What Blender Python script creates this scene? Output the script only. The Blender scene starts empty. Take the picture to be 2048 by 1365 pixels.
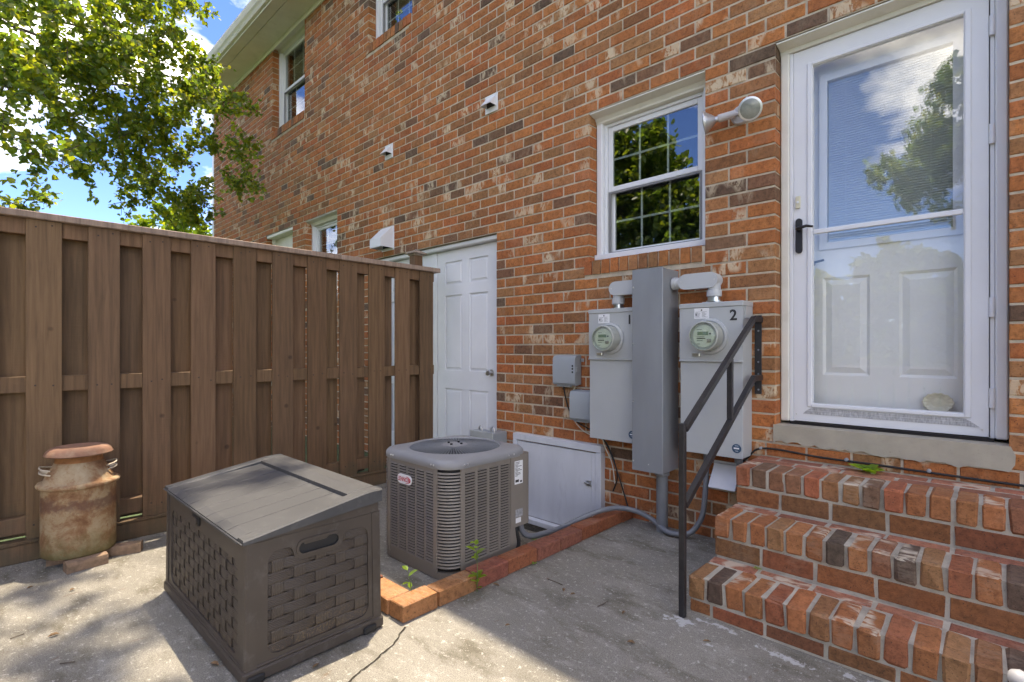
import bpy, bmesh, math, random
import numpy as np
from mathutils import Vector, Matrix

random.seed(7)
R = math.radians
SC = bpy.context.scene
COL = SC.collection

# ------------------------------------------------------------------ camera
cam_d = bpy.data.cameras.new('camera')
cam = bpy.data.objects.new('camera', cam_d)
COL.objects.link(cam)
HEAD = math.atan2(976, 1028)
cam.location = (0, 0, 1.17)
cam.rotation_euler = (R(90), 0, HEAD)
cam_d.sensor_width = 36
cam_d.lens = 1028 / 2048 * 36
cam_d.shift_y = 14.5 / 2048
cam_d.clip_start = 0.02
cam_d.clip_end = 3000
SC.camera = cam

# ------------------------------------------------------------------ world
SUN = Vector((-0.145, 0.197, 1.0)).normalized()
EL = math.asin(SUN.z)
ROT = math.atan2(SUN.x, SUN.y)
world = bpy.data.worlds.new('World')
SC.world = world
world.use_nodes = True
wn, wl = world.node_tree.nodes, world.node_tree.links
wn.clear()
w_out = wn.new('ShaderNodeOutputWorld')
w_bg = wn.new('ShaderNodeBackground')
w_bg.inputs['Strength'].default_value = 0.13
w_sky = wn.new('ShaderNodeTexSky')
w_sky.sky_type = 'NISHITA'
w_sky.sun_disc = False
w_sky.sun_elevation = EL
w_sky.sun_rotation = ROT
w_sky.altitude = 1200
w_sky.air_density = 0.75
w_sky.dust_density = 0.0
w_sky.ozone_density = 2.5
w_tc = wn.new('ShaderNodeTexCoord')
w_map = wn.new('ShaderNodeMapping')
w_map.inputs['Scale'].default_value = (1.0, 1.0, 1.9)
w_map.inputs['Location'].default_value = (1.15, 0.6, 0.9)
w_n = wn.new('ShaderNodeTexNoise')
w_n.inputs['Scale'].default_value = 2.3
w_n.inputs['Detail'].default_value = 9
w_n.inputs['Roughness'].default_value = 0.56
w_n.inputs['Distortion'].default_value = 0.25
w_r = wn.new('ShaderNodeValToRGB')
w_r.color_ramp.elements[0].position = 0.50
w_r.color_ramp.elements[1].position = 0.63
w_mix = wn.new('ShaderNodeMixRGB')
w_mix.inputs['Color2'].default_value = (10.5, 10.6, 10.9, 1)
wl.new(w_tc.outputs['Generated'], w_map.inputs['Vector'])
wl.new(w_map.outputs['Vector'], w_n.inputs['Vector'])
wl.new(w_n.outputs['Fac'], w_r.inputs['Fac'])
wl.new(w_r.outputs['Color'], w_mix.inputs['Fac'])
w_hs = wn.new('ShaderNodeHueSaturation')
w_hs.inputs['Hue'].default_value = 0.515
w_hs.inputs['Saturation'].default_value = 1.2
w_hs.inputs['Value'].default_value = 0.9
wl.new(w_sky.outputs['Color'], w_hs.inputs['Color'])
wl.new(w_hs.outputs['Color'], w_mix.inputs['Color1'])
wl.new(w_mix.outputs['Color'], w_bg.inputs['Color'])
wl.new(w_bg.outputs['Background'], w_out.inputs['Surface'])

# ------------------------------------------------------------------ sun
sun_d = bpy.data.lights.new('sun', 'SUN')
sun_d.energy = 2.1
sun_d.angle = R(0.7)
sun_d.color = (1.0, 0.94, 0.84)
sun = bpy.data.objects.new('sun', sun_d)
COL.objects.link(sun)
sun.location = SUN * 30
sun.rotation_euler = (-SUN).to_track_quat('-Z', 'Y').to_euler()

SC.view_settings.view_transform = 'Standard'
SC.view_settings.look = 'None'
SC.view_settings.exposure = 1.98
SC.view_settings.gamma = 1.0
SC.view_settings.use_white_balance = True
SC.view_settings.white_balance_temperature = 7600
SC.view_settings.white_balance_tint = 10
SC.cycles.adaptive_threshold = 0.03
SC.cycles.max_bounces = 6
SC.cycles.diffuse_bounces = 3
SC.cycles.glossy_bounces = 3
SC.cycles.transparent_max_bounces = 12

# ================================================================== helpers
WLOC = {}


def thing(name, loc, label=None, cat=None, group=None, kind=None):
    o = bpy.data.objects.new(name, None)
    o.empty_display_size = 0.1
    COL.objects.link(o)
    o.location = loc
    WLOC[o] = Vector(loc)
    return tag(o, label, cat, group, kind)


def tag(o, label=None, cat=None, group=None, kind=None):
    if label:
        o['label'] = label
    if cat:
        o['category'] = cat
    if group:
        o['group'] = group
    if kind:
        o['kind'] = kind
    return o


def sub(name, parent):
    """an Empty that is a part with sub-parts"""
    o = bpy.data.objects.new(name, None)
    o.empty_display_size = 0.05
    COL.objects.link(o)
    o.parent = parent
    WLOC[o] = WLOC[parent].copy()
    return o


def place(o, parent, c):
    WLOC[o] = Vector(c)
    if parent:
        o.parent = parent
        o.location = Vector(c) - WLOC[parent]
    else:
        o.location = c


class MB:
    def __init__(s):
        s.v, s.f, s.c, s.cc = [], [], [], None

    def add(s, vs, fs):
        b = len(s.v)
        s.v += [tuple(p) for p in vs]
        s.f += [tuple(i + b for i in f) for f in fs]
        if s.cc is not None:
            s.c += [s.cc] * len(vs)
        return s

    def box(s, x0, x1, y0, y1, z0, z1, c=0.0):
        if c <= 0:
            vs = [(x0, y0, z0), (x1, y0, z0), (x1, y1, z0), (x0, y1, z0), (x0, y0, z1), (x1, y0, z1), (x1, y1, z1), (x0, y1, z1)]
            return s.add(vs, [(0, 3, 2, 1), (4, 5, 6, 7), (0, 1, 5, 4), (1, 2, 6, 5), (2, 3, 7, 6), (3, 0, 4, 7)])
        c = min(c, (x1 - x0) * .45, (y1 - y0) * .45, (z1 - z0) * .45)
        X, Y, Z = (x0, x1), (y0, y1), (z0, z1)
        vs, idx = [], {}
        for i in (0, 1):
            for j in (0, 1):
                for k in (0, 1):
                    dx, dy, dz = (1 - 2 * i) * c, (1 - 2 * j) * c, (1 - 2 * k) * c
                    p = (X[i], Y[j], Z[k])
                    for a, q in enumerate(((p[0], p[1] + dy, p[2] + dz), (p[0] + dx, p[1], p[2] + dz), (p[0] + dx, p[1] + dy, p[2]))):
                        idx[i, j, k, a] = len(vs)
                        vs.append(q)
        fs = []

        def g(*t):
            return [idx[q] for q in t]
        for i in (0, 1):
            q = g((i, 0, 0, 0), (i, 1, 0, 0), (i, 1, 1, 0), (i, 0, 1, 0))
            fs.append(q if i else q[::-1])
            q = g((0, i, 0, 1), (0, i, 1, 1), (1, i, 1, 1), (1, i, 0, 1))
            fs.append(q if i else q[::-1])
            q = g((0, 0, i, 2), (1, 0, i, 2), (1, 1, i, 2), (0, 1, i, 2))
            fs.append(q if i else q[::-1])
        for i in (0, 1):
            for j in (0, 1):
                fl = (i + j) % 2
                q = g((i, j, 0, 0), (i, j, 1, 0), (i, j, 1, 1), (i, j, 0, 1))
                fs.append(q if not fl else q[::-1])
                q = g((i, 0, j, 0), (i, 1, j, 0), (i, 1, j, 2), (i, 0, j, 2))
                fs.append(q if fl else q[::-1])
                q = g((0, i, j, 1), (1, i, j, 1), (1, i, j, 2), (0, i, j, 2))
                fs.append(q if not fl else q[::-1])
        for i in (0, 1):
            for j in (0, 1):
                for k in (0, 1):
                    q = g((i, j, k, 0), (i, j, k, 1), (i, j, k, 2))
                    fs.append(q if (i + j + k) % 2 else q[::-1])
        return s.add(vs, fs)

    def tube(s, path, r, n=10, caps=True):
        path = [Vector(p) for p in path]
        rs = r if isinstance(r, (list, tuple)) else [r] * len(path)
        rings = []
        up = None
        for i, p in enumerate(path):
            d = (path[min(i + 1, len(path) - 1)] - path[max(i - 1, 0)])
            if d.length < 1e-9:
                d = Vector((0, 0, 1))
            d.normalize()
            if up is None:
                up = Vector((0, 0, 1)) if abs(d.z) < .9 else Vector((1, 0, 0))
            a = d.cross(up)
            if a.length < 1e-6:
                a = d.orthogonal()
            a.normalize()
            b = a.cross(d).normalized()
            up = b
            rings.append([p + (a * math.cos(t) + b * math.sin(t)) * rs[i] for t in [2 * math.pi * k / n for k in range(n)]])
        vs = [q for ring in rings for q in ring]
        fs = []
        for i in range(len(rings) - 1):
            for k in range(n):
                k2 = (k + 1) % n
                fs.append((i * n + k, i * n + k2, (i + 1) * n + k2, (i + 1) * n + k))
        if caps:
            fs.append(tuple(range(n))[::-1])
            fs.append(tuple((len(rings) - 1) * n + k for k in range(n)))
        return s.add(vs, fs)

    def bar(s, p0, p1, w, h, up=(0, 0, 1)):
        """rectangular bar, w across, h along 'up'"""
        p0, p1 = Vector(p0), Vector(p1)
        d = (p1 - p0).normalized()
        a = d.cross(Vector(up)).normalized()
        b = a.cross(d).normalized()
        vs = []
        for p in (p0, p1):
            for sa, sb in ((-1, -1), (1, -1), (1, 1), (-1, 1)):
                vs.append(p + a * sa * w / 2 + b * sb * h / 2)
        return s.add(vs, [(0, 3, 2, 1), (4, 5, 6, 7), (0, 1, 5, 4), (1, 2, 6, 5), (2, 3, 7, 6), (3, 0, 4, 7)])

    def lathe(s, prof, c, n=32, axis='z', sx=1.0):
        c = Vector(c)
        vs, fs = [], []
        for (r, h) in prof:
            for k in range(n):
                t = 2 * math.pi * k / n
                p = (r * math.cos(t) * sx, r * math.sin(t), h)
                if axis == 'y':      # axis points to -Y (towards the viewer)
                    p = (p[0], -p[2], p[1])
                elif axis == 'x':
                    p = (p[2], p[0], p[1])
                vs.append(c + Vector(p))
        for i in range(len(prof) - 1):
            for k in range(n):
                k2 = (k + 1) % n
                fs.append((i * n + k, i * n + k2, (i + 1) * n + k2, (i + 1) * n + k))
        if prof[0][0] > 1e-6:
            fs.append(tuple(range(n))[::-1])
        if prof[-1][0] > 1e-6:
            fs.append(tuple((len(prof) - 1) * n + k for k in range(n)))
        return s.add(vs, fs)

    def prism(s, outline, fn, d0, d1):
        """outline of 2D points, fn(u, v, d) -> 3D"""
        n = len(outline)
        vs = [fn(u, v, d0) for u, v in outline] + [fn(u, v, d1) for u, v in outline]
        fs = [tuple(range(n))[::-1], tuple(range(n, 2 * n))]
        for k in range(n):
            k2 = (k + 1) % n
            fs.append((k, k2, n + k2, n + k))
        return s.add(vs, fs)

    def plate(s, outline, holes, fn, d0, d1):
        """flat plate with holes"""
        bm = bmesh.new()
        edges = []
        for loop in [outline] + holes:
            vv = [bm.verts.new((u, v, 0)) for u, v in loop]
            for k in range(len(vv)):
                edges.append(bm.edges.new((vv[k], vv[(k + 1) % len(vv)])))
        bmesh.ops.triangle_fill(bm, use_beauty=True, use_dissolve=False, edges=edges)
        bm.verts.index_update()
        pts = [(v.co.x, v.co.y) for v in bm.verts]
        tris = [[v.index for v in f.verts] for f in bm.faces]
        be = [(e.verts[0].index, e.verts[1].index) for e in bm.edges if len(e.link_faces) == 1]
        bm.free()
        n = len(pts)
        vs = [fn(u, v, d0) for u, v in pts] + [fn(u, v, d1) for u, v in pts]
        fs = [tuple(t) for t in tris] + [tuple(i + n for i in t[::-1]) for t in tris]
        fs += [(a, b, b + n, a + n) for a, b in be]
        return s.add(vs, fs)

    def build(s, name, mat, parent=None, smooth=False, fix=True, auto=None):
        me = bpy.data.meshes.new(name)
        vs = np.array([tuple(p) for p in s.v], dtype=np.float64)
        c = (vs.min(0) + vs.max(0)) / 2
        if parent is None:
            c[2] = vs[:, 2].min()
        me.from_pydata((vs - c).tolist(), [], s.f)
        if s.c:
            at = me.attributes.new('bcol', 'FLOAT_COLOR', 'POINT')
            at.data.foreach_set('color', np.array(s.c, dtype=np.float32).ravel())
        if fix:
            bm = bmesh.new()
            bm.from_mesh(me)
            bmesh.ops.recalc_face_normals(bm, faces=bm.faces)
            bm.to_mesh(me)
            bm.free()
        me.materials.append(mat)
        if smooth or auto:
            me.polygons.foreach_set('use_smooth', [True] * len(me.polygons))
            if auto:
                me.set_sharp_from_angle(angle=R(auto))
        me.update()
        o = bpy.data.objects.new(name, me)
        COL.objects.link(o)
        place(o, parent, c)
        return o


def quick(name, mat, parent, *boxes, c=0.0):
    m = MB()
    for b in boxes:
        m.box(*b, c=c)
    return m.build(name, mat, parent)


def stadium(cx, cy, w, h, n=8):
    r = h / 2
    pts = []
    for k in range(n + 1):
        t = -math.pi / 2 + math.pi * k / n
        pts.append((cx + w / 2 - r + r * math.cos(t), cy + r * math.sin(t)))
    for k in range(n + 1):
        t = math.pi / 2 + math.pi * k / n
        pts.append((cx - w / 2 + r + r * math.cos(t), cy + r * math.sin(t)))
    return pts


def rrect(x0, x1, y0, y1, r, n=5):
    pts = []
    for cx, cy, a in ((x1 - r, y0 + r, -90), (x1 - r, y1 - r, 0), (x0 + r, y1 - r, 90), (x0 + r, y0 + r, 180)):
        for k in range(n + 1):
            t = R(a + 90 * k / n)
            pts.append((cx + r * math.cos(t), cy + r * math.sin(t)))
    return pts


def rect(x0, x1, y0, y1):
    return [(x0, y0), (x1, y0), (x1, y1), (x0, y1)]


def onY(y):          # plane facing -Y: u = X, v = Z, d grows towards the viewer
    return lambda u, v, d: (u, y - d, v)


def onX(x):          # plane facing +X: u = Y, v = Z
    return lambda u, v, d: (x + d, u, v)


def onZ(z):
    return lambda u, v, d: (u, v, z + d)


def circle(cx, cy, r, n=40):
    return [(cx + r * math.cos(2 * math.pi * k / n), cy + r * math.sin(2 * math.pi * k / n)) for k in range(n)]


def text(name, body, size, mat, parent, fn, depth=0.001, shear=0.0, bold=0.0):
    cu = bpy.data.curves.new('txt', 'FONT')
    cu.body = body
    cu.size = size
    cu.align_x = 'CENTER'
    cu.align_y = 'CENTER'
    cu.extrude = depth
    cu.offset = bold
    cu.shear = shear
    cu.resolution_u = 4
    t = bpy.data.objects.new('txt', cu)
    COL.objects.link(t)
    bpy.context.view_layer.update()
    me0 = t.to_mesh()
    m = MB()
    m.add([fn(v.co.x, v.co.y, v.co.z + depth) for v in me0.vertices], [tuple(p.vertices) for p in me0.polygons])
    t.to_mesh_clear()
    bpy.data.objects.remove(t)
    bpy.data.curves.remove(cu)
    return m.build(name, mat, parent)


# ================================================================== materials
def new_mat(name):
    m = bpy.data.materials.new(name)
    m.use_nodes = True
    nt = m.node_tree
    b = nt.nodes['Principled BSDF']
    return m, nt, b


def node(nt, t, **kw):
    n = nt.nodes.new(t)
    for k, v in kw.items():
        if k in n.inputs:
            n.inputs[k].default_value = v
        else:
            setattr(n, k, v)
    return n


def pos(nt, scale=(1, 1, 1)):
    g = node(nt, 'ShaderNodeNewGeometry')
    m = node(nt, 'ShaderNodeMapping')
    m.inputs['Scale'].default_value = scale
    nt.links.new(g.outputs['Position'], m.inputs['Vector'])
    return m.outputs['Vector']


def noise(nt, vec, scale, detail=4, rough=0.55, dist=0.0):
    n = node(nt, 'ShaderNodeTexNoise')
    n.inputs['Scale'].default_value = scale
    n.inputs['Detail'].default_value = detail
    n.inputs['Roughness'].default_value = rough
    n.inputs['Distortion'].default_value = dist
    nt.links.new(vec, n.inputs['Vector'])
    return n.outputs['Fac']


def ramp(nt, fac, *stops):
    r = node(nt, 'ShaderNodeValToRGB')
    els = r.color_ramp.elements
    while len(els) < len(stops):
        els.new(0.5)
    for e, (p, c) in zip(els, stops):
        e.position = p
        e.color = (c, c, c, 1) if isinstance(c, (int, float)) else (*c, 1)
    nt.links.new(fac, r.inputs['Fac'])
    return r.outputs['Color']


def mix(nt, fac, a, b, mode='MIX'):
    m = node(nt, 'ShaderNodeMixRGB', blend_type=mode)
    for key, val in (('Fac', fac), ('Color1', a), ('Color2', b)):
        if isinstance(val, (int, float)):
            m.inputs[key].default_value = val if key == 'Fac' else (val, val, val, 1)
        elif isinstance(val, tuple):
            m.inputs[key].default_value = (*val[:3], 1)
        else:
            nt.links.new(val, m.inputs[key])
    return m.outputs['Color']


def math_(nt, op, a, b=None):
    m = node(nt, 'ShaderNodeMath', operation=op)
    for i, val in enumerate((a, b)):
        if val is None:
            continue
        if isinstance(val, (int, float)):
            m.inputs[i].default_value = val
        else:
            nt.links.new(val, m.inputs[i])
    return m.outputs[0]


def bump(nt, b, h, strength, dist=0.01):
    n = node(nt, 'ShaderNodeBump')
    n.inputs['Strength'].default_value = strength
    n.inputs['Distance'].default_value = dist
    nt.links.new(h, n.inputs['Height'])
    nt.links.new(n.outputs['Normal'], b.inputs['Normal'])


def plain(name, col, rough=0.5, metal=0.0, var=0.12, scale=6.0, bstr=0.0, bscale=80, dirt=None, spec=0.5, stretch=(1, 1, 1)):
    m, nt, b = new_mat(name)
    p = pos(nt, stretch)
    n = noise(nt, p, scale, 6)
    lo = tuple(c * (1 - var) for c in col)
    hi = tuple(min(1, c * (1 + var)) for c in col)
    c = ramp(nt, n, (0.3, lo), (0.7, hi))
    if dirt:
        d = noise(nt, p, dirt[1], 8, 0.65)
        c = mix(nt, ramp(nt, d, (dirt[2], 0.0), (dirt[3], dirt[4])), c, dirt[0])
    nt.links.new(c, b.inputs['Base Color'])
    b.inputs['Roughness'].default_value = rough
    b.inputs['Metallic'].default_value = metal
    b.inputs['Specular IOR Level'].default_value = spec
    if bstr:
        bump(nt, b, noise(nt, p, bscale, 5), bstr, 0.003)
    return m


def brick_mat(name, rough=0.88, bscale=160, flash=(0.62, 0.50, 0.34), stretch=(1.0, 1.0, 0.42), top=False):
    m, nt, b = new_mat(name)
    at = node(nt, 'ShaderNodeAttribute', attribute_name='bcol')
    p = pos(nt)
    n1 = noise(nt, p, 44, 4, 0.72)
    c = mix(nt, 1.0, at.outputs['Color'], ramp(nt, n1, (0.28, 0.55), (0.5, 1.0), (0.75, 1.35)), 'MULTIPLY')
    n2 = noise(nt, p, 170, 1, 0.6)
    c = mix(nt, ramp(nt, n2, (0.62, 0.0), (0.74, 0.75)), c, (0.045, 0.03, 0.022))
    n4 = noise(nt, p, 11, 3)
    c = mix(nt, ramp(nt, n4, (0.5, 0.0), (0.75, 0.35)), c, (0.20, 0.10, 0.055))
    ps = pos(nt, stretch)
    n3 = noise(nt, ps, 34, 3, 0.7, 0.6)
    big = ramp(nt, noise(nt, pos(nt, (1.0, 1.0, .6)), 8.5, 1), (0.50, 0.0), (0.60, 1.0))
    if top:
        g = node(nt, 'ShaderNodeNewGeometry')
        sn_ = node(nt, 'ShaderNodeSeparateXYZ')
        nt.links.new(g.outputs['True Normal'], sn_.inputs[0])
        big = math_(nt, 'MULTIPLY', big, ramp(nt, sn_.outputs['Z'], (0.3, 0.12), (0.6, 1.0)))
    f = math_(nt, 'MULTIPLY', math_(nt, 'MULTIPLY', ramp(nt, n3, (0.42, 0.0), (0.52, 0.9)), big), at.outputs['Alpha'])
    c = mix(nt, f, c, flash)
    nt.links.new(c, b.inputs['Base Color'])
    b.inputs['Roughness'].default_value = rough
    b.inputs['Specular IOR Level'].default_value = 0.25
    h = math_(nt, 'ADD', noise(nt, p, bscale, 2, 0.7), math_(nt, 'MULTIPLY', n1, 0.8))
    bump(nt, b, h, 0.55, 0.004)
    return m


def mortar_mat(name, col):
    m, nt, b = new_mat(name)
    p = pos(nt)
    n = noise(nt, p, 7, 5, 0.7)
    c = ramp(nt, n, (0.3, tuple(k * .62 for k in col)), (0.7, tuple(k * 1.15 for k in col)))
    n2 = noise(nt, p, 130, 3)
    c = mix(nt, ramp(nt, n2, (0.6, 0.0), (0.75, 0.5)), c, (0.16, 0.14, 0.12))
    nt.links.new(c, b.inputs['Base Color'])
    b.inputs['Roughness'].default_value = 0.95
    b.inputs['Specular IOR Level'].default_value = 0.15
    bump(nt, b, noise(nt, p, 190, 5, 0.7), 0.5, 0.004)
    return m


def wood_mat(name, col):
    m, nt, b = new_mat(name)
    at = node(nt, 'ShaderNodeAttribute', attribute_name='bcol')
    p = pos(nt, (14, 14, 0.8))
    n = noise(nt, p, 3.0, 7, 0.6, 0.4)
    c = mix(nt, 1.0, ramp(nt, n, (0.25, tuple(k * .58 for k in col)), (0.55, col), (0.8, tuple(k * 1.3 for k in col))), at.outputs['Color'], 'MULTIPLY')
    pb = pos(nt, (1, 1, 1))
    blot = noise(nt, pb, 5, 5, 0.6)
    c = mix(nt, ramp(nt, blot, (0.55, 0.0), (0.8, 0.35)), c, (0.19, 0.10, 0.06))
    g = node(nt, 'ShaderNodeNewGeometry')
    sz = node(nt, 'ShaderNodeSeparateXYZ')
    nt.links.new(g.outputs['Position'], sz.inputs[0])
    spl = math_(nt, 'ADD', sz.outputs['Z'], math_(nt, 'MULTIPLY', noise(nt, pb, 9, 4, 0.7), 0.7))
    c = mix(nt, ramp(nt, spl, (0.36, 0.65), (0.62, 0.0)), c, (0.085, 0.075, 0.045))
    vo = node(nt, 'ShaderNodeTexVoronoi')
    vo.inputs['Scale'].default_value = 4.2
    nt.links.new(pb, vo.inputs['Vector'])
    kn = ramp(nt, vo.outputs['Distance'], (0.045, 1.0), (0.085, 0.0))
    c = mix(nt, math_(nt, 'MULTIPLY', kn, 0.6), c, (0.035, 0.02, 0.012))
    nt.links.new(c, b.inputs['Base Color'])
    b.inputs['Roughness'].default_value = 0.72
    b.inputs['Specular IOR Level'].default_value = 0.3
    ph = pos(nt, (6, 6, 120))
    saw = noise(nt, ph, 1.0, 3, 0.5)
    bump(nt, b, math_(nt, 'ADD', math_(nt, 'MULTIPLY', saw, 0.7), math_(nt, 'ADD', n, math_(nt, 'MULTIPLY', kn, -0.6))), 0.45, 0.004)
    return m


def concrete_mat(name):
    m, nt, b = new_mat(name)
    p = pos(nt)
    c = ramp(nt, noise(nt, p, 1.5, 3, 0.6), (0.3, (0.180, 0.166, 0.138)), (0.7, (0.265, 0.247, 0.212)))
    pd = pos(nt, (0.9, 2.0, 1))
    pd_n = noise(nt, pd, 5.0, 5, 0.75, 0.3)
    c = mix(nt, ramp(nt, pd_n, (0.54, 0.0), (0.70, 0.45)), c, (0.40, 0.38, 0.34))
    c = mix(nt, ramp(nt, noise(nt, pd, 3.2, 4, 0.7), (0.50, 0.0), (0.68, 0.75)), c, (0.10, 0.088, 0.062))
    sp = noise(nt, p, 210, 3, 0.85)
    c = mix(nt, 1.0, c, ramp(nt, sp, (0.30, 0.50), (0.5, 1.0), (0.72, 1.6)), 'MULTIPLY')
    c = mix(nt, ramp(nt, noise(nt, p, 42, 4, 0.8), (0.57, 0.0), (0.66, 0.75)), c, (0.50, 0.48, 0.43))
    # rust-brown streaks
    pr = pos(nt, (3.2, 1.1, 1))
    c = mix(nt, ramp(nt, noise(nt, pr, 6.5, 3, 0.6), (0.66, 0.0), (0.74, 0.5)), c, (0.15, 0.085, 0.05))
    # paint spilled beside the steps: three ellipses broken up by noise
    g = node(nt, 'ShaderNodeNewGeometry')
    sx = node(nt, 'ShaderNodeSeparateXYZ')
    nt.links.new(g.outputs['Position'], sx.inputs[0])
    wob = noise(nt, p, 24, 5, 0.7)
    tot = None
    for (cx, cy, rx, ry) in ((-1.0, 2.10, .085, .055), (-0.86, 2.165, .13, .022), (-0.60, 2.125, .14, .036), (-0.3, 2.16, .2, .02), (-0.83, 2.0, .03, .02)):
        dx = math_(nt, 'DIVIDE', math_(nt, 'SUBTRACT', sx.outputs['X'], cx), rx)
        dy = math_(nt, 'DIVIDE', math_(nt, 'SUBTRACT', sx.outputs['Y'], cy), ry)
        d = math_(nt, 'ADD', math_(nt, 'MULTIPLY', dx, dx), math_(nt, 'MULTIPLY', dy, dy))
        v = math_(nt, 'SUBTRACT', 1.0, d)
        tot = v if tot is None else math_(nt, 'MAXIMUM', tot, v)
    pm = math_(nt, 'ADD', math_(nt, 'MULTIPLY', tot, 0.26), math_(nt, 'MULTIPLY', math_(nt, 'SUBTRACT', wob, 0.585), 1.7))
    c = mix(nt, ramp(nt, pm, (0.02, 0.0), (0.12, 0.75)), c, (0.52, 0.52, 0.51))
    nt.links.new(c, b.inputs['Base Color'])
    b.inputs['Roughness'].default_value = 0.92
    b.inputs['Specular IOR Level'].default_value = 0.25
    bump(nt, b, math_(nt, 'ADD', sp, math_(nt, 'MULTIPLY', pd_n, 1.2)), 0.35, 0.004)
    return m


def rust_mat(name):
    m, nt, b = new_mat(name)
    p = pos(nt)
    c = ramp(nt, noise(nt, p, 9, 8, 0.68, 0.3), (0.30, (0.15, 0.065, 0.03)), (0.44, (0.28, 0.155, 0.08)), (0.54, (0.37, 0.265, 0.155)), (0.7, (0.45, 0.36, 0.235)))
    g = node(nt, 'ShaderNodeNewGeometry')
    sx = node(nt, 'ShaderNodeSeparateXYZ')
    nt.links.new(g.outputs['Position'], sx.inputs[0])
    wob = math_(nt, 'ADD', sx.outputs['Z'], math_(nt, 'MULTIPLY', noise(nt, p, 14, 5, 0.7), 0.22))
    c = mix(nt, ramp(nt, wob, (0.17, 0.75), (0.30, 0.0)), c, (0.115, 0.115, 0.045))
    c = mix(nt, ramp(nt, wob, (0.40, 0.0), (0.435, 0.8), (0.455, 0.8), (0.485, 0.0)), c, (0.16, 0.085, 0.06))
    c = mix(nt, ramp(nt, noise(nt, p, 60, 5, 0.7), (0.58, 0.0), (0.70, 0.7)), c, (0.22, 0.09, 0.035))
    nt.links.new(c, b.inputs['Base Color'])
    b.inputs['Roughness'].default_value = 0.85
    b.inputs['Specular IOR Level'].default_value = 0.3
    bump(nt, b, noise(nt, p, 70, 7, 0.7), 0.5, 0.004)
    return m


def plastic_mat(name, col, rib=None):
    m, nt, b = new_mat(name)
    p = pos(nt)
    c = ramp(nt, noise(nt, p, 5, 3, 0.5), (0.3, tuple(k * .88 for k in col)), (0.7, tuple(k * 1.12 for k in col)))
    g = node(nt, 'ShaderNodeNewGeometry')
    sx = node(nt, 'ShaderNodeSeparateXYZ')
    nt.links.new(g.outputs['Position'], sx.inputs[0])
    if rib:
        wob = math_(nt, 'ADD', sx.outputs['Z'], math_(nt, 'MULTIPLY', noise(nt, p, 8, 4), 0.3))
        low = ramp(nt, wob, (0.20, 1.0), (0.36, 0.0))
        dust = math_(nt, 'MULTIPLY', low, ramp(nt, noise(nt, p, 150, 4, 0.75), (0.50, 0.0), (0.62, 0.75)))
        c = mix(nt, dust, c, (0.20, 0.14, 0.075))
    else:
        c = mix(nt, ramp(nt, noise(nt, p, 14, 8, 0.7), (0.55, 0.0), (0.8, 0.35)), c, (0.20, 0.195, 0.185))
    nt.links.new(c, b.inputs['Base Color'])
    b.inputs['Roughness'].default_value = 0.5
    b.inputs['Specular IOR Level'].default_value = 0.4
    if rib:
        w = node(nt, 'ShaderNodeMath', operation='SINE')
        s2 = math_(nt, 'MULTIPLY', sx.outputs[rib], 2 * math.pi / 0.0062)
        nt.links.new(s2, w.inputs[0])
        bump(nt, b, w.outputs[0], 0.4, 0.0016)
    else:
        bump(nt, b, noise(nt, p, 220, 3), 0.12, 0.002)
    return m


def glass_mat(name, f0=0.06, tint=(0.93, 0.96, 0.95), wav=0.0):
    m = bpy.data.materials.new(name)
    m.use_nodes = True
    nt = m.node_tree
    nt.nodes.clear()
    out = node(nt, 'ShaderNodeOutputMaterial')
    tr = node(nt, 'ShaderNodeBsdfTransparent')
    tr.inputs['Color'].default_value = (*tint, 1)
    gl = node(nt, 'ShaderNodeBsdfGlossy')
    gl.inputs['Roughness'].default_value = 0.0
    lw = node(nt, 'ShaderNodeLayerWeight')
    lw.inputs['Blend'].default_value = 0.5
    p5 = math_(nt, 'POWER', lw.outputs['Facing'], 5.0)
    fr = math_(nt, 'ADD', math_(nt, 'MULTIPLY', p5, 1.0 - f0), f0)
    mx = node(nt, 'ShaderNodeMixShader')
    if wav:
        bp = node(nt, 'ShaderNodeBump')
        bp.inputs['Strength'].default_value = wav
        bp.inputs['Distance'].default_value = 0.02
        nt.links.new(noise(nt, pos(nt), 2.2, 2), bp.inputs['Height'])
        nt.links.new(bp.outputs['Normal'], gl.inputs['Normal'])
    nt.links.new(fr, mx.inputs[0])
    nt.links.new(tr.outputs[0], mx.inputs[1])
    nt.links.new(gl.outputs[0], mx.inputs[2])
    nt.links.new(mx.outputs[0], out.inputs['Surface'])
    return m


def leaf_mat(name, transl=0.55):
    m = bpy.data.materials.new(name)
    m.use_nodes = True
    nt = m.node_tree
    b = nt.nodes['Principled BSDF']
    out = nt.nodes['Material Output']
    at = node(nt, 'ShaderNodeAttribute', attribute_name='bcol')
    nt.links.new(at.outputs['Color'], b.inputs['Base Color'])
    b.inputs['Roughness'].default_value = 0.36
    b.inputs['Specular IOR Level'].default_value = 0.7
    t = node(nt, 'ShaderNodeBsdfTranslucent')
    c = mix(nt, 1.0, at.outputs['Color'], (2.9, 2.5, 0.8), 'MULTIPLY')
    nt.links.new(c, t.inputs['Color'])
    mx = node(nt, 'ShaderNodeMixShader')
    mx.inputs[0].default_value = transl
    nt.links.new(b.outputs[0], mx.inputs[1])
    nt.links.new(t.outputs[0], mx.inputs[2])
    nt.links.new(mx.outputs[0], out.inputs['Surface'])
    return m


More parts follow.
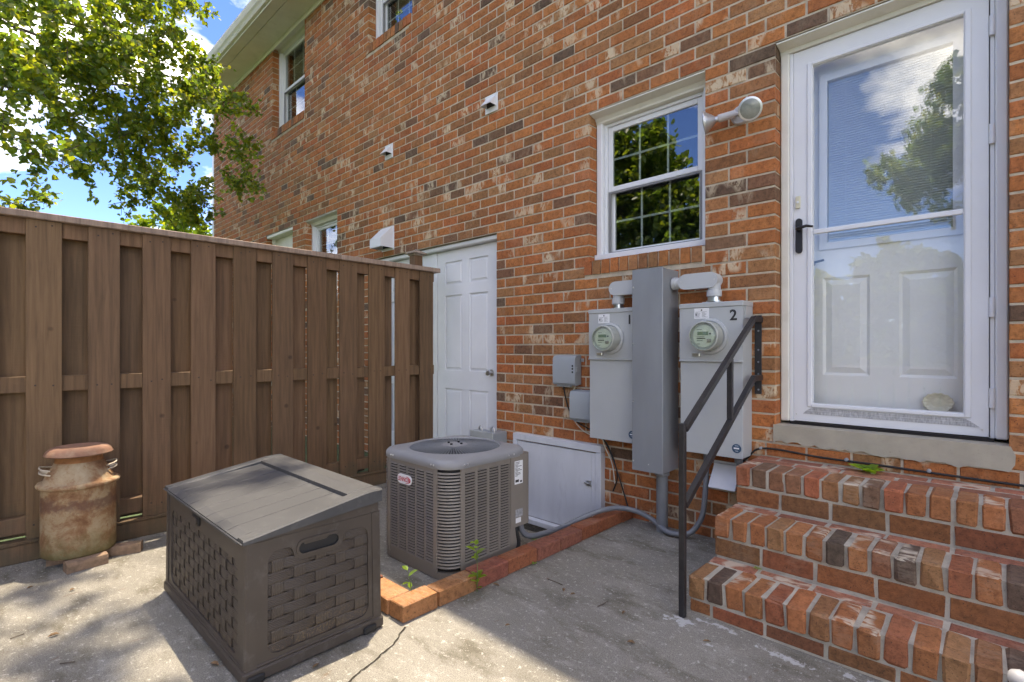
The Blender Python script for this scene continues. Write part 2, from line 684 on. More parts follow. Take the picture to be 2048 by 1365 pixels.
BRICK = brick_mat('brick')
BRICK_STEP = brick_mat('step brick', 0.85, 140, (0.60, 0.52, 0.40), (0.42, 1.5, 1.5), True)
MORTAR = mortar_mat('mortar', (0.56, 0.47, 0.35))
MORTAR_STEP = mortar_mat('step mortar', (0.46, 0.42, 0.345))
SILL = plain('cast sill', (0.40, 0.36, 0.28), 0.95, var=.1, scale=9, bstr=.4, bscale=120, dirt=((0.12, 0.10, 0.08), 120, .64, .72, .6))
CONC = concrete_mat('concrete')
GRASS = plain('grass ground', (0.06, 0.09, 0.03), 0.95, var=.35, scale=8, bstr=.6, bscale=60)
WHITE = plain('white vinyl', (0.72, 0.73, 0.74), 0.42, var=.03, scale=4)
WHITE_OLD = plain('cream painted trim', (0.70, 0.68, 0.60), 0.55, var=.06, scale=5, dirt=((0.40, 0.37, 0.28), 7, .58, .8, .35))
WHITE_DOOR = plain('white painted door', (0.74, 0.75, 0.76), 0.5, var=.04, scale=3, dirt=((0.42, 0.42, 0.42), 4, .6, .85, .3))
HATCH_W = plain('weathered white paint', (0.60, 0.61, 0.63), 0.55, var=.07, scale=3, dirt=((0.26, 0.25, 0.25), 6, .56, .82, .45), stretch=(2.5, 2.5, .7))
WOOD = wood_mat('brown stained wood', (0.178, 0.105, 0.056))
WOODCAP = wood_mat('sunlit brown cap board', (0.30, 0.225, 0.17))  # cap colour lifted to imitate sun on the top boards
RUST = rust_mat('rusty tin')
RUSTLID = plain('brown rust', (0.24, 0.125, 0.08), .8, var=.3, scale=12, bstr=.4, bscale=60, dirt=((0.34, 0.25, 0.17), 18, .5, .75, .6))
WORN = plain('worn wire', (0.52, 0.44, 0.33), .6, var=.2, scale=30)
PLAST = plastic_mat('brown resin', (0.072, 0.058, 0.047))
PLAST_LID = plastic_mat('grey brown resin lid', (0.072, 0.072, 0.073))
PLAST_H = plastic_mat('ribbed resin strand', (0.066, 0.053, 0.044), 'Z')
PLAST_V = plastic_mat('ribbed resin upright', (0.074, 0.059, 0.047), 'Y')
PLAST_VX = plastic_mat('ribbed resin upright front', (0.074, 0.059, 0.047), 'X')
BLACK = plain('black', (0.012, 0.012, 0.013), .6)
DARK = plain('dark interior', (0.03, 0.03, 0.033), .8)
ACGREY = plain('condenser paint', (0.215, 0.187, 0.155), .45, var=.06, scale=7)
ACTOP = plain('condenser cap paint', (0.25, 0.25, 0.25), .5, var=.06, scale=7, bstr=.1, bscale=300)
ACDARK = plain('condenser coil', (0.016, 0.015, 0.014), .7, var=.3, scale=40)
GREY = plain('meter grey paint', (0.42, 0.435, 0.43), .42, var=.03, scale=5, dirt=((0.25, 0.26, 0.27), 5, .6, .85, .25), stretch=(1, 1, .5))
GALV = plain('galvanised trough', (0.27, 0.285, 0.30), .45, metal=.25, var=.09, scale=6, stretch=(1, 1, .3))
GALV_D = plain('dull grey steel', (0.20, 0.21, 0.22), .5, metal=.2, var=.12, scale=12)
PVC = plain('grey pvc', (0.47, 0.485, 0.49), .4, var=.03)
PVC_D = plain('grey flexible conduit', (0.17, 0.18, 0.195), .5, var=.08)
TELE = plain('telephone box plastic', (0.30, 0.325, 0.335), .45, var=.05)
STEEL = plain('bright steel', (0.62, 0.62, 0.60), .28, metal=1.0, var=.08)
SILV = plain('lamp reflector', (0.55, 0.56, 0.57), .36, metal=.75, var=.06)
LENS = plain('lamp lens', (0.22, 0.23, 0.20), .15, var=.25, scale=24)
IRON = plain('black painted iron', (0.020, 0.019, 0.021), .42, var=.35, scale=30, bstr=.3, bscale=160, dirt=((0.09, 0.07, 0.055), 22, .62, .8, .6))
BRONZE = plain('dark bronze', (0.035, 0.032, 0.032), .4, metal=.5)
PAPER = plain('white label', (0.78, 0.78, 0.77), .5, var=.02)
INK = plain('black ink', (0.02, 0.02, 0.02), .6)
RED = plain('red ink', (0.50, 0.03, 0.05), .45)
BLUE = plain('blue sticker', (0.03, 0.08, 0.14), .4)
LCD = plain('meter display', (0.20, 0.26, 0.17), .3)
METERFACE = plain('meter face', (0.62, 0.64, 0.50), .45, var=.02)
METERCAN = plain('meter rim', (0.42, 0.43, 0.38), .38)
CREAM = plain('cream plastic', (0.68, 0.64, 0.46), .4)
BLIND = plain('white blind slat', (0.62, 0.63, 0.62), .6, var=.03)
SHINGLE = plain('roof shingle', (0.10, 0.095, 0.09), .95, var=.3, scale=20, bstr=.6)
BARK = plain('bark', (0.11, 0.085, 0.065), .95, var=.35, scale=14, bstr=.8, bscale=40)
STEM = plain('green stem', (0.12, 0.17, 0.05), .6)
CABLE_B = plain('black cable', (0.015, 0.015, 0.015), .5)
CABLE_W = plain('cream cable', (0.55, 0.52, 0.42), .5)
DRYLEAF = plain('dry leaf', (0.20, 0.12, 0.06), .9, var=.4, scale=60)
SCREEN = plain('screen frame grey', (0.20, 0.20, 0.20), .5)
KNURL = plain('grey etched kick strip', (0.40, 0.40, 0.40), .6, var=.35, scale=160, stretch=(1, 1, .25))
GLASS = glass_mat('storm glass', .075, (0.985, 0.99, 0.985), wav=.002)
GLASS_W = glass_mat('window glass', .20, (0.84, 0.88, 0.86), wav=.003)
GLASS_M = glass_mat('meter glass', .04)
LEAF = leaf_mat('leaf', .6)

D = 3.15           # brick face of the house

# ================================================================== ground
PIT = (-3.10, -1.93, 2.47, 3.14)


def sheet(name, mat, x0, x1, y0, y1, z, hole=None, parent=None):
    m = MB()
    if hole:
        a, b_, c, d = hole
        for q in ((x0, a, y0, y1), (b_, x1, y0, y1), (a, b_, y0, c), (a, b_, d, y1)):
            m.add([(q[0], q[2], z), (q[1], q[2], z), (q[1], q[3], z), (q[0], q[3], z)], [(0, 1, 2, 3)])
        zb = z - .34
        for (p, q) in (((a, c), (b_, c)), ((b_, c), (b_, d)), ((b_, d), (a, d)), ((a, d), (a, c))):
            m.add([(p[0], p[1], z), (q[0], q[1], z), (q[0], q[1], zb), (p[0], p[1], zb)], [(0, 1, 2, 3)])
        m.add([(a, c, zb), (b_, c, zb), (b_, d, zb), (a, d, zb)], [(0, 1, 2, 3)])
    else:
        m.add([(x0, y0, z), (x1, y0, z), (x1, y1, z), (x0, y1, z)], [(0, 1, 2, 3)])
    return m.build(name, mat, parent, fix=False)


gp = PIT[0] - .01, PIT[1] + .01, PIT[2] - .01, PIT[3] + .01
tag(sheet('ground', GRASS, -900, 900, -900, 900, -.03, hole=gp), kind='structure')
patio = tag(sheet('patio', CONC, -4.05, 5.0, -2.6, 3.16, 0.0, hole=PIT), kind='structure')


def Zp(u, v, z=0.0):
    s_, c_ = math.sin(HEAD), math.cos(HEAD)
    a = (u - 1024) / 1028
    t = (z - 1.17) / ((697 - v) / 1028)
    return ((-s_ + c_ * a) * t, (c_ + s_ * a) * t, z)


# the crack beside the deck box
pts = [Zp(811, 1256), Zp(800, 1270), Zp(786, 1291), Zp(764, 1309), Zp(739, 1331), Zp(718, 1346), Zp(700, 1363), Zp(660, 1400)]
m = MB()
rw = random.Random(3)
L_, Rr = [], []
dense = []
for i in range(len(pts) - 1):
    for k in range(4):
        t = k / 4
        p = Vector(pts[i]).lerp(Vector(pts[i + 1]), t)
        dense.append(p + Vector((rw.uniform(-.004, .004), rw.uniform(-.004, .004), 0)))
for i, p in enumerate(dense):
    d = (dense[min(i + 1, len(dense) - 1)] - dense[max(i - 1, 0)]).normalized()
    nrm = Vector((-d.y, d.x, 0))
    w = rw.uniform(.0018, .0045)
    L_.append((p.x + nrm.x * w, p.y + nrm.y * w, .003))
    Rr.append((p.x - nrm.x * w, p.y - nrm.y * w, .003))
n = len(dense)
m.add(L_ + Rr, [(i, i + 1, n + i + 1, n + i) for i in range(n - 1)])
m.build('crack', plain('crack shadow soil', (0.035, 0.03, 0.022), 1.0, var=.4, scale=90), patio)

# ================================================================== house
house = thing('brick_house', (-3.5, D, 0), 'two storey brick house with white trim running along the patio', 'house')
WX0, WX1, WZ1 = -10.72, 4.2, 5.73
P = 0.0814
JT = 0.0118
BL = 0.2095
# openings in the brick face: x0, x1, z0, z1
OP = {
    'main': (-2.206, -1.333, 1.689, 2.910),
    'door': (-0.927, 0.030, 0.712, 2.910),
    'store': (-5.14, -3.177, -0.1, 2.177),
    'low': (-6.90, -6.00, 1.689, 2.910),
    'next': (-8.25, -7.29, 0.712, 2.910),
    'up1': (-8.00, -6.91, 4.294, 5.74),
    'up2': (-5.27, -4.42, 4.538, 5.74),
    'hatch': (-2.88, -2.11, -0.4, 0.40),
}
# ---- mortar body of the wall
xs = sorted({WX0, WX1} | {v for o in OP.values() for v in o[:2]})
zs = sorted({-.35, WZ1} | {max(-.35, min(WZ1, v)) for o in OP.values() for v in o[2:]})
m = MB()
yf, yb = D + .0045, D + .26


def in_op(x, z):
    return any(o[0] < x < o[1] and o[2] < z < o[3] for o in OP.values())


for i in range(len(xs) - 1):
    for k in range(len(zs) - 1):
        x0, x1, z0, z1 = xs[i], xs[i + 1], zs[k], zs[k + 1]
        if in_op((x0 + x1) / 2, (z0 + z1) / 2):
            continue
        m.add([(x0, yf, z0), (x1, yf, z0), (x1, yf, z1), (x0, yf, z1)], [(0, 1, 2, 3)])
        m.add([(x0, yb, z0), (x1, yb, z0), (x1, yb, z1), (x0, yb, z1)], [(3, 2, 1, 0)])
for o in OP.values():
    x0, x1, z0, z1 = o[0] - .004, o[1] + .004, max(o[2], -.35), min(o[3] + .004, WZ1)
    m.add([(x0, yf, z0), (x0, yb, z0), (x0, yb, z1), (x0, yf, z1)], [(0, 1, 2, 3)])
    m.add([(x1, yf, z0), (x1, yb, z0), (x1, yb, z1), (x1, yf, z1)], [(3, 2, 1, 0)])
    m.add([(x0, yf, z1), (x1, yf, z1), (x1, yb, z1), (x0, yb, z1)], [(0, 1, 2, 3)])
    m.add([(x0, yf, z0), (x1, yf, z0), (x1, yb, z0), (x0, yb, z0)], [(0, 1, 2, 3)])
wall = m.build('wall', MORTAR, house, fix=False)

PAL = [((0.410, 0.150, 0.050), 48), ((0.385, 0.126, 0.045), 22), ((0.345, 0.155, 0.064), 17), ((0.270, 0.122, 0.052), 10), ((0.195, 0.100, 0.056), 5), ((0.140, 0.085, 0.055), 3)]
rb = random.Random(11)


def brick_col(r=rb, pal=PAL, flash=.24):
    c = r.choices([p[0] for p in pal], [p[1] for p in pal])[0]
    k = r.uniform(.86, 1.14)
    g = r.uniform(.93, 1.07)
    a = r.uniform(.65, 1.0) if r.random() < flash else r.uniform(0, .12)
    return (c[0] * k, c[1] * k * g, c[2] * k * g, a)


def brick_face(mb, x0, x1, y0, y1, z0, z1, r=rb):
    """a wall brick: chamfered face, plain sides, slightly uneven"""
    c = .0035
    j = lambda a=.0012: r.uniform(-a, a)
    dy = r.uniform(-.0022, .0018)
    y0 = y0 + dy
    ti = j(.0018)
    f = [(x0 + c + j(), y0 + j(.0006) + ti, z0 + c + j()), (x1 - c + j(), y0 + j(.0006) - ti, z0 + c + j()), (x1 - c + j(), y0 + j(.0006) - ti, z1 - c + j()), (x0 + c + j(), y0 + j(.0006) + ti, z1 - c + j())]
    e = [(x0 + j(), y0 + c, z0 + j()), (x1 + j(), y0 + c, z0 + j()), (x1 + j(), y0 + c, z1 + j()), (x0 + j(), y0 + c, z1 + j())]
    bk = [(x0, y1, z0), (x1, y1, z0), (x1, y1, z1), (x0, y1, z1)]
    fs = [(0, 1, 2, 3)]
    for k in range(4):
        k2 = (k + 1) % 4
        fs += [(4 + k, 4 + k2, k2, k), (8 + k, 8 + k2, 4 + k2, 4 + k)]
    mb.add(f + e + bk, fs)


def proj(x, y, z):
    s_, c_ = math.sin(HEAD), math.cos(HEAD)
    dep = -s_ * x + c_ * y
    return 1024 + 1028 * (c_ * x + s_ * y) / dep, 697 - 1028 * (z - 1.17) / dep


wall_bricks = []      # (area, x0, x1, z0, z1)
zb = 2.910 - 38 * P
k = 0
OCC = [(1180, 540, 1500, 925), (0, 0, 430, 1365), (870, 880, 1235, 1100), (1470, 930, 2048, 1365), (1105, 715, 1180, 845)]
while zb < WZ1 - .02:
    z0, z1 = zb + JT / 2, min(zb + P - JT / 2, WZ1)
    zm = (z0 + z1) / 2
    blocks = sorted((o[0], o[1]) for o in OP.values() if o[2] - .005 < zm < o[3] - .004 + .02)
    # free spans
    spans, cur = [], WX0
    for a, b_ in blocks:
        if a > cur:
            spans.append((cur, a))
        cur = max(cur, b_)
    spans.append((cur, WX1))
    off = (k % 2) * BL / 2 + .0
    for a, b_ in spans:
        cuts = [a]
        x = WX0 + off - BL
        while x < b_:
            if a + .002 < x < b_ - .002:
                cuts.append(x)
            x += BL
        cuts.append(b_)
        # no slivers: join a short end piece to its neighbour
        if len(cuts) > 2 and cuts[1] - cuts[0] < .062:
            cuts.pop(1)
        if len(cuts) > 2 and cuts[-1] - cuts[-2] < .062:
            cuts.pop(-2)
        for i in range(len(cuts) - 1):
            q0 = cuts[i] + (JT / 2 if i else 0)
            q1 = cuts[i + 1] - (JT / 2 if i < len(cuts) - 2 else 0)
            u0, v0 = proj(q0, D, z1)
            u1, v1 = proj(q1, D, z0)
            um, vm = (u0 + u1) / 2, (v0 + v1) / 2
            vis = 0 < um < 2048 and 0 < vm < 1365 and not any(c[0] < um < c[2] and c[1] < vm < c[3] for c in OCC)
            if 0 < um < 870 and vm > 405 + um * .14:
                vis = False
            wall_bricks.append(((u1 - u0) * abs(v1 - v0) if vis else 0, q0, q1, z0, z1))
    zb += P
    k += 1
wall_bricks.sort(key=lambda t: -t[0])
rest = MB()
SINGLE = 262
for i, (ar, q0, q1, z0, z1) in enumerate(wall_bricks):
    mb = MB() if i < SINGLE else rest
    mb.cc = brick_col()
    brick_face(mb, q0, q1, D, D + .1, z0, z1)
    if i < SINGLE:
        mb.build('brick', BRICK, wall, fix=False)
tag(rest.build('brickwork', BRICK, wall, fix=False), kind='stuff')


def rowlock_sill(x0, x1, zt, h, count, single):
    """sloping sill of bricks on edge"""
    w = (x1 - x0) / count
    m = MB()
    for i in range(count):
        a, b_ = x0 + i * w + .005, x0 + (i + 1) * w - .005
        mb = MB() if single else m
        mb.cc = brick_col(flash=.04)
        yo = D - .014 + rb.uniform(-.002, .002)
        zz = zt + rb.uniform(-.002, .002)
        vs = [(a, yo, zz - h), (b_, yo, zz - h), (b_, D + .12, zz - h), (a, D + .12, zz - h), (a + .002, yo + .003, zz), (b_ - .002, yo + .003, zz), (b_, D + .12, zz + .012), (a, D + .12, zz + .012)]
        mb.add(vs, [(0, 3, 2, 1), (4, 5, 6, 7), (0, 1, 5, 4), (1, 2, 6, 5), (2, 3, 7, 6), (3, 0, 4, 7)])
        if single:
            mb.build('brick', BRICK, wall)
    if not single:
        tag(m.build('sill_bricks', BRICK, wall), kind='stuff')
    quick('sill_mortar', MORTAR, wall, (x0 + .003, x1 + .011, D - .002, D + .12, zt - h - .034, zt - .006))


rowlock_sill(-2.245, -1.345, 1.813, .100, 12, True)
rowlock_sill(-8.04, -6.915, 4.43, .105, 14, False)
rowlock_sill(-5.31, -4.425, 4.648, .100, 12, True)
rowlock_sill(-6.94, -6.0, 1.813, .100, 12, False)

# side wall, back volume, roof: outside the frame but needed for shade and light
quick('end_wall', BRICK, house, (WX0 - .0, WX0 + .1, D + .27, 9.6, -.3, WZ1))
quick('interior_wall', DARK, house, (WX0 + .12, WX1, 4.15, 4.2, -.3, WZ1 - .02))
quick('floor_slab', DARK, house, (WX0 + .12, WX1, D + .27, 4.14, -.34, -.30))
quick('floor_slab', DARK, house, (WX0 + .12, WX1, D + .29, 4.14, 3.2, 3.28))
quick('ceiling', DARK, house, (WX0 + .12, WX1, D + .27, 9.5, WZ1 + .03, WZ1 + .06))
m = MB()
ex0, ex1 = WX0 - .30, WX1 + .3
m.prism([(2.66, 5.86), (6.6, 7.65), (10.5, 5.86), (10.5, 5.94), (6.6, 7.75), (2.64, 5.94)], lambda u, v, d: (d, u, v), ex0, ex1)
m.build('roof', SHINGLE, house)
# eaves: soffit boards, fascia, gutter
quick('soffit', WHITE_OLD, house, (ex0, ex1, 2.86, D + .26, WZ1, WZ1 + .02), (ex0, ex1, 2.735, 2.852, WZ1, WZ1 + .02))
quick('frieze', WHITE_OLD, house, (WX0, WX1, D - .022, D - .001, WZ1 - .07, WZ1 - .002), c=.004)
quick('fascia', WHITE_OLD, house, (ex0, ex1, 2.712, 2.734, WZ1 - .012, 5.90))
m = MB()
gut = [(2.711, 5.88), (2.711, 5.745), (2.675, 5.745), (2.655, 5.775), (2.63, 5.80), (2.605, 5.85), (2.605, 5.875), (2.612, 5.875), (2.616, 5.855), (2.64, 5.81), (2.662, 5.785), (2.68, 5.755), (2.70, 5.755), (2.70, 5.88)]
m.prism(gut, lambda u, v, d: (d, u, v), ex0, ex1)
m.build('gutter', WHITE_OLD, house)
m = MB()
m.box(WX0 - .11, WX0 - .005, D + .0, D + .075, 0, 5.60, c=.012)
m.build('downspout', WHITE, house)


# ---------------------------------------------------------------- windows
def pane_grid(win, x0, x1, z0, z1, y, nx, nz, mw=.014, frame=WHITE):
    w, h = (x1 - x0) / nx, (z1 - z0) / nz
    for i in range(nx):
        for j in range(nz):
            quick('pane', GLASS_W, win, (x0 + i * w, x0 + (i + 1) * w - .0004, y, y + .004, z0 + j * h, z0 + (j + 1) * h - .0004))
    for i in range(1, nx):
        quick('muntin', frame, win, (x0 + i * w - mw / 2, x0 + i * w + mw / 2, y + .0055, y + .011, z0, z1))
    for j in range(1, nz):
        quick('muntin', frame, win, (x0, x1, y + .0062, y + .0115, z0 + j * h - mw / 2, z0 + j * h + mw / 2))


def window(op, zs_, full=True, trim=WHITE, nx=3):
    x0, x1, _, z1 = op
    z0 = zs_
    win = sub('window', house)
    yc = D + .095                    # casing front
    cw = .052
    # casing: two jambs, head, sill
    quick('casing', trim, win, (x0 + .002, x0 + cw, yc, yc + .10, z0, z1 - .002), c=.006)
    quick('casing', trim, win, (x1 - cw, x1 - .002, yc, yc + .10, z0, z1 - .002), c=.006)
    m = MB()
    m.prism([(yc - .088, z1 - .004), (yc - .088, z1 - .012), (yc - .05, z1 - .022), (yc - .02, z1 - .026), (yc - .004, z1 - .05), (yc - .004, z1 - .062), (yc + .012, z1 - .066), (yc + .1, z1 - .066), (yc + .1, z1 - .004)], lambda u, v, d: (d, u, v), x0 + .003, x1 - .003)
    m.build('casing_head', WHITE_OLD, win)
    quick('window_sill', trim, win, (x0 + .001, x1 - .001, yc - .028, yc + .1, z0 + .001, z0 + .042), c=.004)
    a, b_, zt, zb_ = x0 + cw, x1 - cw, z1 - .067, z0 + .043
    # frame stop
    quick('frame', trim, win, (a, a + .022, yc + .035, yc + .1, zb_, zt), (b_ - .022, b_, yc + .035, yc + .1, zb_, zt), (a + .0221, b_ - .0221, yc + .035, yc + .1, zt - .022, zt), c=.003)
    a, b_, zt = a + .023, b_ - .023, zt - .023
    zm = (zt + zb_) / 2 + .012
    st = .036
    yu, yl = yc + .050, yc + .078
    u = (a, b_, zm - .018, zt)
    for nm, (q0, q1, r0, r1), y in (('upper_sash', u, yu), ('lower_sash', (a, b_, zb_, zm + .018), yl)):
        m = MB()
        m.box(q0, q0 + st, y, y + .026, r0, r1, c=.003)
        m.box(q1 - st, q1, y, y + .026, r0, r1, c=.003)
        m.box(q0 + st + .0005, q1 - st - .0005, y, y + .026, r1 - st, r1, c=.003)
        m.box(q0 + st + .0005, q1 - st - .0005, y, y + .026, r0, r0 + st, c=.003)
        m.build(nm, trim, win)
        pane_grid(win, q0 + st, q1 - st, r0 + st, r1 - st, y + .011, nx, 2)
    # insect screen frame in front of the lower sash
    quick('screen_frame', SCREEN, win, (a + .002, a + .02, yu, yu + .012, zb_ + .002, zm - .02), (b_ - .02, b_ - .002, yu, yu + .012, zb_ + .002, zm - .02), (a + .021, b_ - .021, yu, yu + .012, zm - .034, zm - .02), (a + .021, b_ - .021, yu, yu + .012, zb_ + .002, zb_ + .02))
    quick('window_lock', BRONZE, win, ((a + b_) / 2 - .03, (a + b_) / 2 + .03, yl - .006, yl + .02, zm + .0185, zm + .03), c=.004)
    return win


window(OP['main'], 1.824)
window(OP['up1'], 4.444, nx=3)
window(OP['up2'], 4.66, nx=3)
window(OP['low'], 1.824, nx=3)

# ---------------------------------------------------------------- neighbour's door (only its head shows above the fence)
nd = sub('neighbour_door', house)
x0, x1, _, z1 = OP['next']
for q in ((x0 + .002, x0 + .06), (x1 - .06, x1 - .002)):
    quick('casing', WHITE_OLD, nd, (*q, D + .09, D + .2, .70, z1 - .002), c=.005)
quick('casing_head', WHITE_OLD, nd, (x0 + .003, x1 - .003, D + .01, D + .2, z1 - .05, z1 - .004), c=.006)
quick('door_panel', WHITE_OLD, nd, (x0 + .061, x1 - .061, D + .13, D + .17, .72, z1 - .052), c=.003)
quick('threshold', SILL, nd, (x0 - .02, x1 + .02, D - .04, D + .2, .60, .698), c=.01)

# ---------------------------------------------------------------- storage doors
sd_y = D + .10
quick('door_frame', WHITE_DOOR, house, (-5.138, -3.179, D + .035, sd_y + .06, 2.135, 2.173), c=.006)
quick('door_frame', WHITE_DOOR, house, (-5.138, -5.075, sd_y - .01, sd_y + .06, 0, 2.132), (-4.215, -4.13, sd_y - .01, sd_y + .06, 0, 2.132), (-3.262, -3.179, sd_y + .008, sd_y + .06, 0, 2.132), c=.005)


def six_panel_door(x0, x1, z0, z1, knob_x):
    dr = sub('panel_door', house)
    w = x1 - x0
    st = .118
    mx = (x0 + x1) / 2
    rows = [(.13, .60), (.78, .953 + .0), (0, 0)]
    zr = [(z0 + .22, .775), (.955, 1.69), (1.795, 2.02)]
    cols = [(x0 + st, mx - .052), (mx + .052, x1 - st)]
    holes = [rect(a, b_, c, d) for a, b_ in cols for c, d in zr]
    m = MB()
    m.plate(rect(x0, x1, z0, z1), holes, onY(sd_y), -.034, 0)
    m.build('door_leaf', WHITE_DOOR, dr)
    for a, b_ in cols:
        for c, d in zr:
            m = MB()
            e = .03
            vs = [(a, sd_y + .016, c), (b_, sd_y + .016, c), (b_, sd_y + .016, d), (a, sd_y + .016, d),
                  (a + .012, sd_y + .014, c + .012), (b_ - .012, sd_y + .014, c + .012), (b_ - .012, sd_y + .014, d - .012), (a + .012, sd_y + .014, d - .012),
                  (a + e, sd_y + .004, c + e), (b_ - e, sd_y + .004, c + e), (b_ - e, sd_y + .004, d - e), (a + e, sd_y + .004, d - e)]
            fs = [(8, 9, 10, 11)]
            for k in range(4):
                k2 = (k + 1) % 4
                fs += [(k, k2, 4 + k2, 4 + k), (4 + k, 4 + k2, 8 + k2, 8 + k)]
            m.add(vs, fs)
            m.build('door_panel', WHITE_DOOR, dr, fix=False)
    m = MB()
    m.lathe([(.031, 0), (.031, .006), (.012, .01), (.012, .03), (.022, .036), (.027, .048), (.024, .06), (.012, .064), (0, .065)], (knob_x, sd_y - .0005, .948), 20, 'y')
    m.build('knob', STEEL, dr, auto=40)
    for z in (1.85, 1.0, .25):
        quick('hinge', WHITE_DOOR, dr, (x0 - .012, x0 + .006, sd_y - .016, sd_y - .001, z - .045, z + .045), c=.003)
    return dr


six_panel_door(-4.124, -3.268, .02, 2.129, -3.335)
six_panel_door(-5.07, -4.22, .02, 2.129, -4.30)

# ---------------------------------------------------------------- crawl space hatch
ha = sub('crawl_space_hatch', house)
hx0, hx1, hz0, hz1, hy = -2.93, -2.066, -.17, .470, D - .055
quick('frame', HATCH_W, ha, (hx0, hx1, hy, D + .02, hz1 - .05, hz1), (hx0, hx0 + .045, hy, D + .02, hz0, hz1 - .051), (hx1 - .045, hx1, hy, D + .02, hz0, hz1 - .051), c=.003)
quick('hatch_panel', HATCH_W, ha, (hx0 + .048, hx1 - .085, hy + .010, hy + .03, hz0 - .01, hz1 - .06), c=.002)
quick('hatch_stile', HATCH_W, ha, (hx1 - .0825, hx1 - .048, hy + .007, hy + .03, hz0 - .01, hz1 - .06), c=.002)
quick('sill_board', HATCH_W, ha, (hx0 + .02, hx1 - .02, hy - .05, hy + .009, hz0 - .05, hz0 - .011), c=.004)
m = MB()
m.box(hx1 - .125, hx1 - .088, hy + .003, hy + .0098, .165, .205)
m.tube([(hx1 - .14, hy - .004, .185), (hx1 - .09, hy - .004, .185)], .006, 8)
m.build('latch', STEEL, ha)

# ---------------------------------------------------------------- entry door with storm door
ey = D + .10
ed = sub('door_frame', house)
x0, x1 = OP['door'][0], OP['door'][1]
quick('casing', WHITE_OLD, ed, (x0 + .002, x0 + .048, ey - .012, ey + .16, .752, 2.905), c=.006)
quick('casing', WHITE, ed, (x1 - .046, x1 - .002, ey - .012, ey + .16, .752, 2.905), c=.006)
m = MB()
m.prism([(ey - .09, 2.906), (ey - .09, 2.898), (ey - .05, 2.890), (ey - .014, 2.884), (ey - .012, 2.862), (ey + .16, 2.862), (ey + .16, 2.906)], lambda u, v, d: (d, u, v), x0 + .003, x1 - .003)
m.build('casing_head', WHITE_OLD, ed)
quick('jamb', WHITE, ed, (x0 + .0485, x0 + .068, ey - .004, ey + .16, .752, 2.86), (x1 - .066, x1 - .0465, ey + .004, ey + .16, .752, 2.86), c=.003)
quick('sill_strip', BRONZE, ed, (x0 + .05, x1 - .05, ey - .012, ey + .12, .738, .752))
# cast sill with a ragged lower edge
m = MB()
rs = random.Random(5)
low = [(x1 + .018, .66)]
x = x1
while x > x0 - .02:
    low.append((x, .632 + rs.uniform(-.008, .010) - .02 * (x - x0) / (x1 - x0) + .01))
    x -= .028
outl = [(x0 - .008, .632)] + low[::-1] + [(x1 + .02, .70), (x1 + .004, .737), (x0 - .008, .737)]
m.prism(outl, onY(D), -.20, .010)
m.build('threshold', SILL, house)

# storm door
st_ = sub('storm_door', house)
sx0, sx1, sz0, sz1 = -.857, -.038, .758, 2.858
gx0, gx1, gz0, gz1 = -.760, -.126, .862, 2.754
m = MB()
m.plate(rect(sx0, sx1, sz0, sz1), [rect(gx0, gx1, gz0, gz1)], onY(ey), -.028, 0)
m.build('door_leaf', WHITE, st_)
m = MB()
for (a, b_, c, d) in ((gx0 - .028, gx0 - .004, gz0 - .02, gz1 + .02), (gx1 + .004, gx1 + .028, gz0 - .02, gz1 + .02)):
    m.box(a, b_, ey - .007, ey - .0005, c, d, c=.003)
m.box(gx0 - .0035, gx1 + .0035, ey - .007, ey - .0005, gz1 + .003, gz1 + .02, c=.003)
m.box(gx0 - .0035, gx1 + .0035, ey - .009, ey - .0005, gz0 - .022, gz0 - .002, c=.003)
m.build('glazing_bead', WHITE, st_)
m = MB()
m.prism([(gx0 - .006, gz0 - .026), (gx1 + .006, gz0 - .026), (gx1 + .03, gz0 - .041), (gx0 - .03, gz0 - .041)], onY(ey - .0005), 0, .002)
m.prism([(gx0 - .032, gz0 - .043), (gx1 + .032, gz0 - .043), (gx1 + .058, gz0 - .062), (gx0 - .05, gz0 - .062)], onY(ey - .0005), 0, .002)
m.build('kick_strip', KNURL, st_)
quick('pane', GLASS, st_, (gx0 - .002, gx1 + .002, ey + .010, ey + .014, gz0 - .002, 1.8095))
quick('pane', GLASS, st_, (gx0 - .002, gx1 + .002, ey + .010, ey + .014, 1.836, gz1 + .002))
quick('mid_rail', WHITE, st_, (gx0 + .0005, gx1 - .0005, ey + .001, ey + .024, 1.81, 1.8355), c=.003)
quick('door_sweep', BRONZE, st_, (sx0 + .004, sx1 - .004, ey + .002, ey + .022, .7525, .7575))
for zz in (2.66, 2.16, 1.36, .94):
    m = MB()
    m.tube([(sx1 + .012, ey - .006, zz - .045), (sx1 + .012, ey - .006, zz + .045)], .011, 10)
    m.build('hinge', WHITE, st_, auto=40)
m = MB()
m.box(sx1 + .002, sx1 + .005, ey + .004, ey + .02, sz0, sz1)
m.build('hinge_gap_shade', DARK, st_)  # solid dark strip standing in for the shade between door and jamb
m = MB()
m.prism(stadium(0, 0, .198, .034), lambda u, v, d: (-.829 + v, ey - .0005 - d, 1.808 + u), 0, .012)
m.build('handle_plate', BRONZE, st_)
m = MB()
m.tube([(-.829, ey - .012, 1.842), (-.829, ey - .045, 1.842), (-.815, ey - .055, 1.844), (-.78, ey - .056, 1.850), (-.748, ey - .052, 1.842)], [.011, .010, .009, .008, .006], 10)
m.build('handle', BRONZE, st_, auto=50)
m = MB()
m.lathe([(.004, 0), (.004, .003), (0, .003)], (-.843, ey - .0005, .795), 8, 'y')
m.lathe([(.004, 0), (.004, .003), (0, .003)], (-.06, ey - .0005, .79), 8, 'y')
m.build('screw', STEEL, st_)

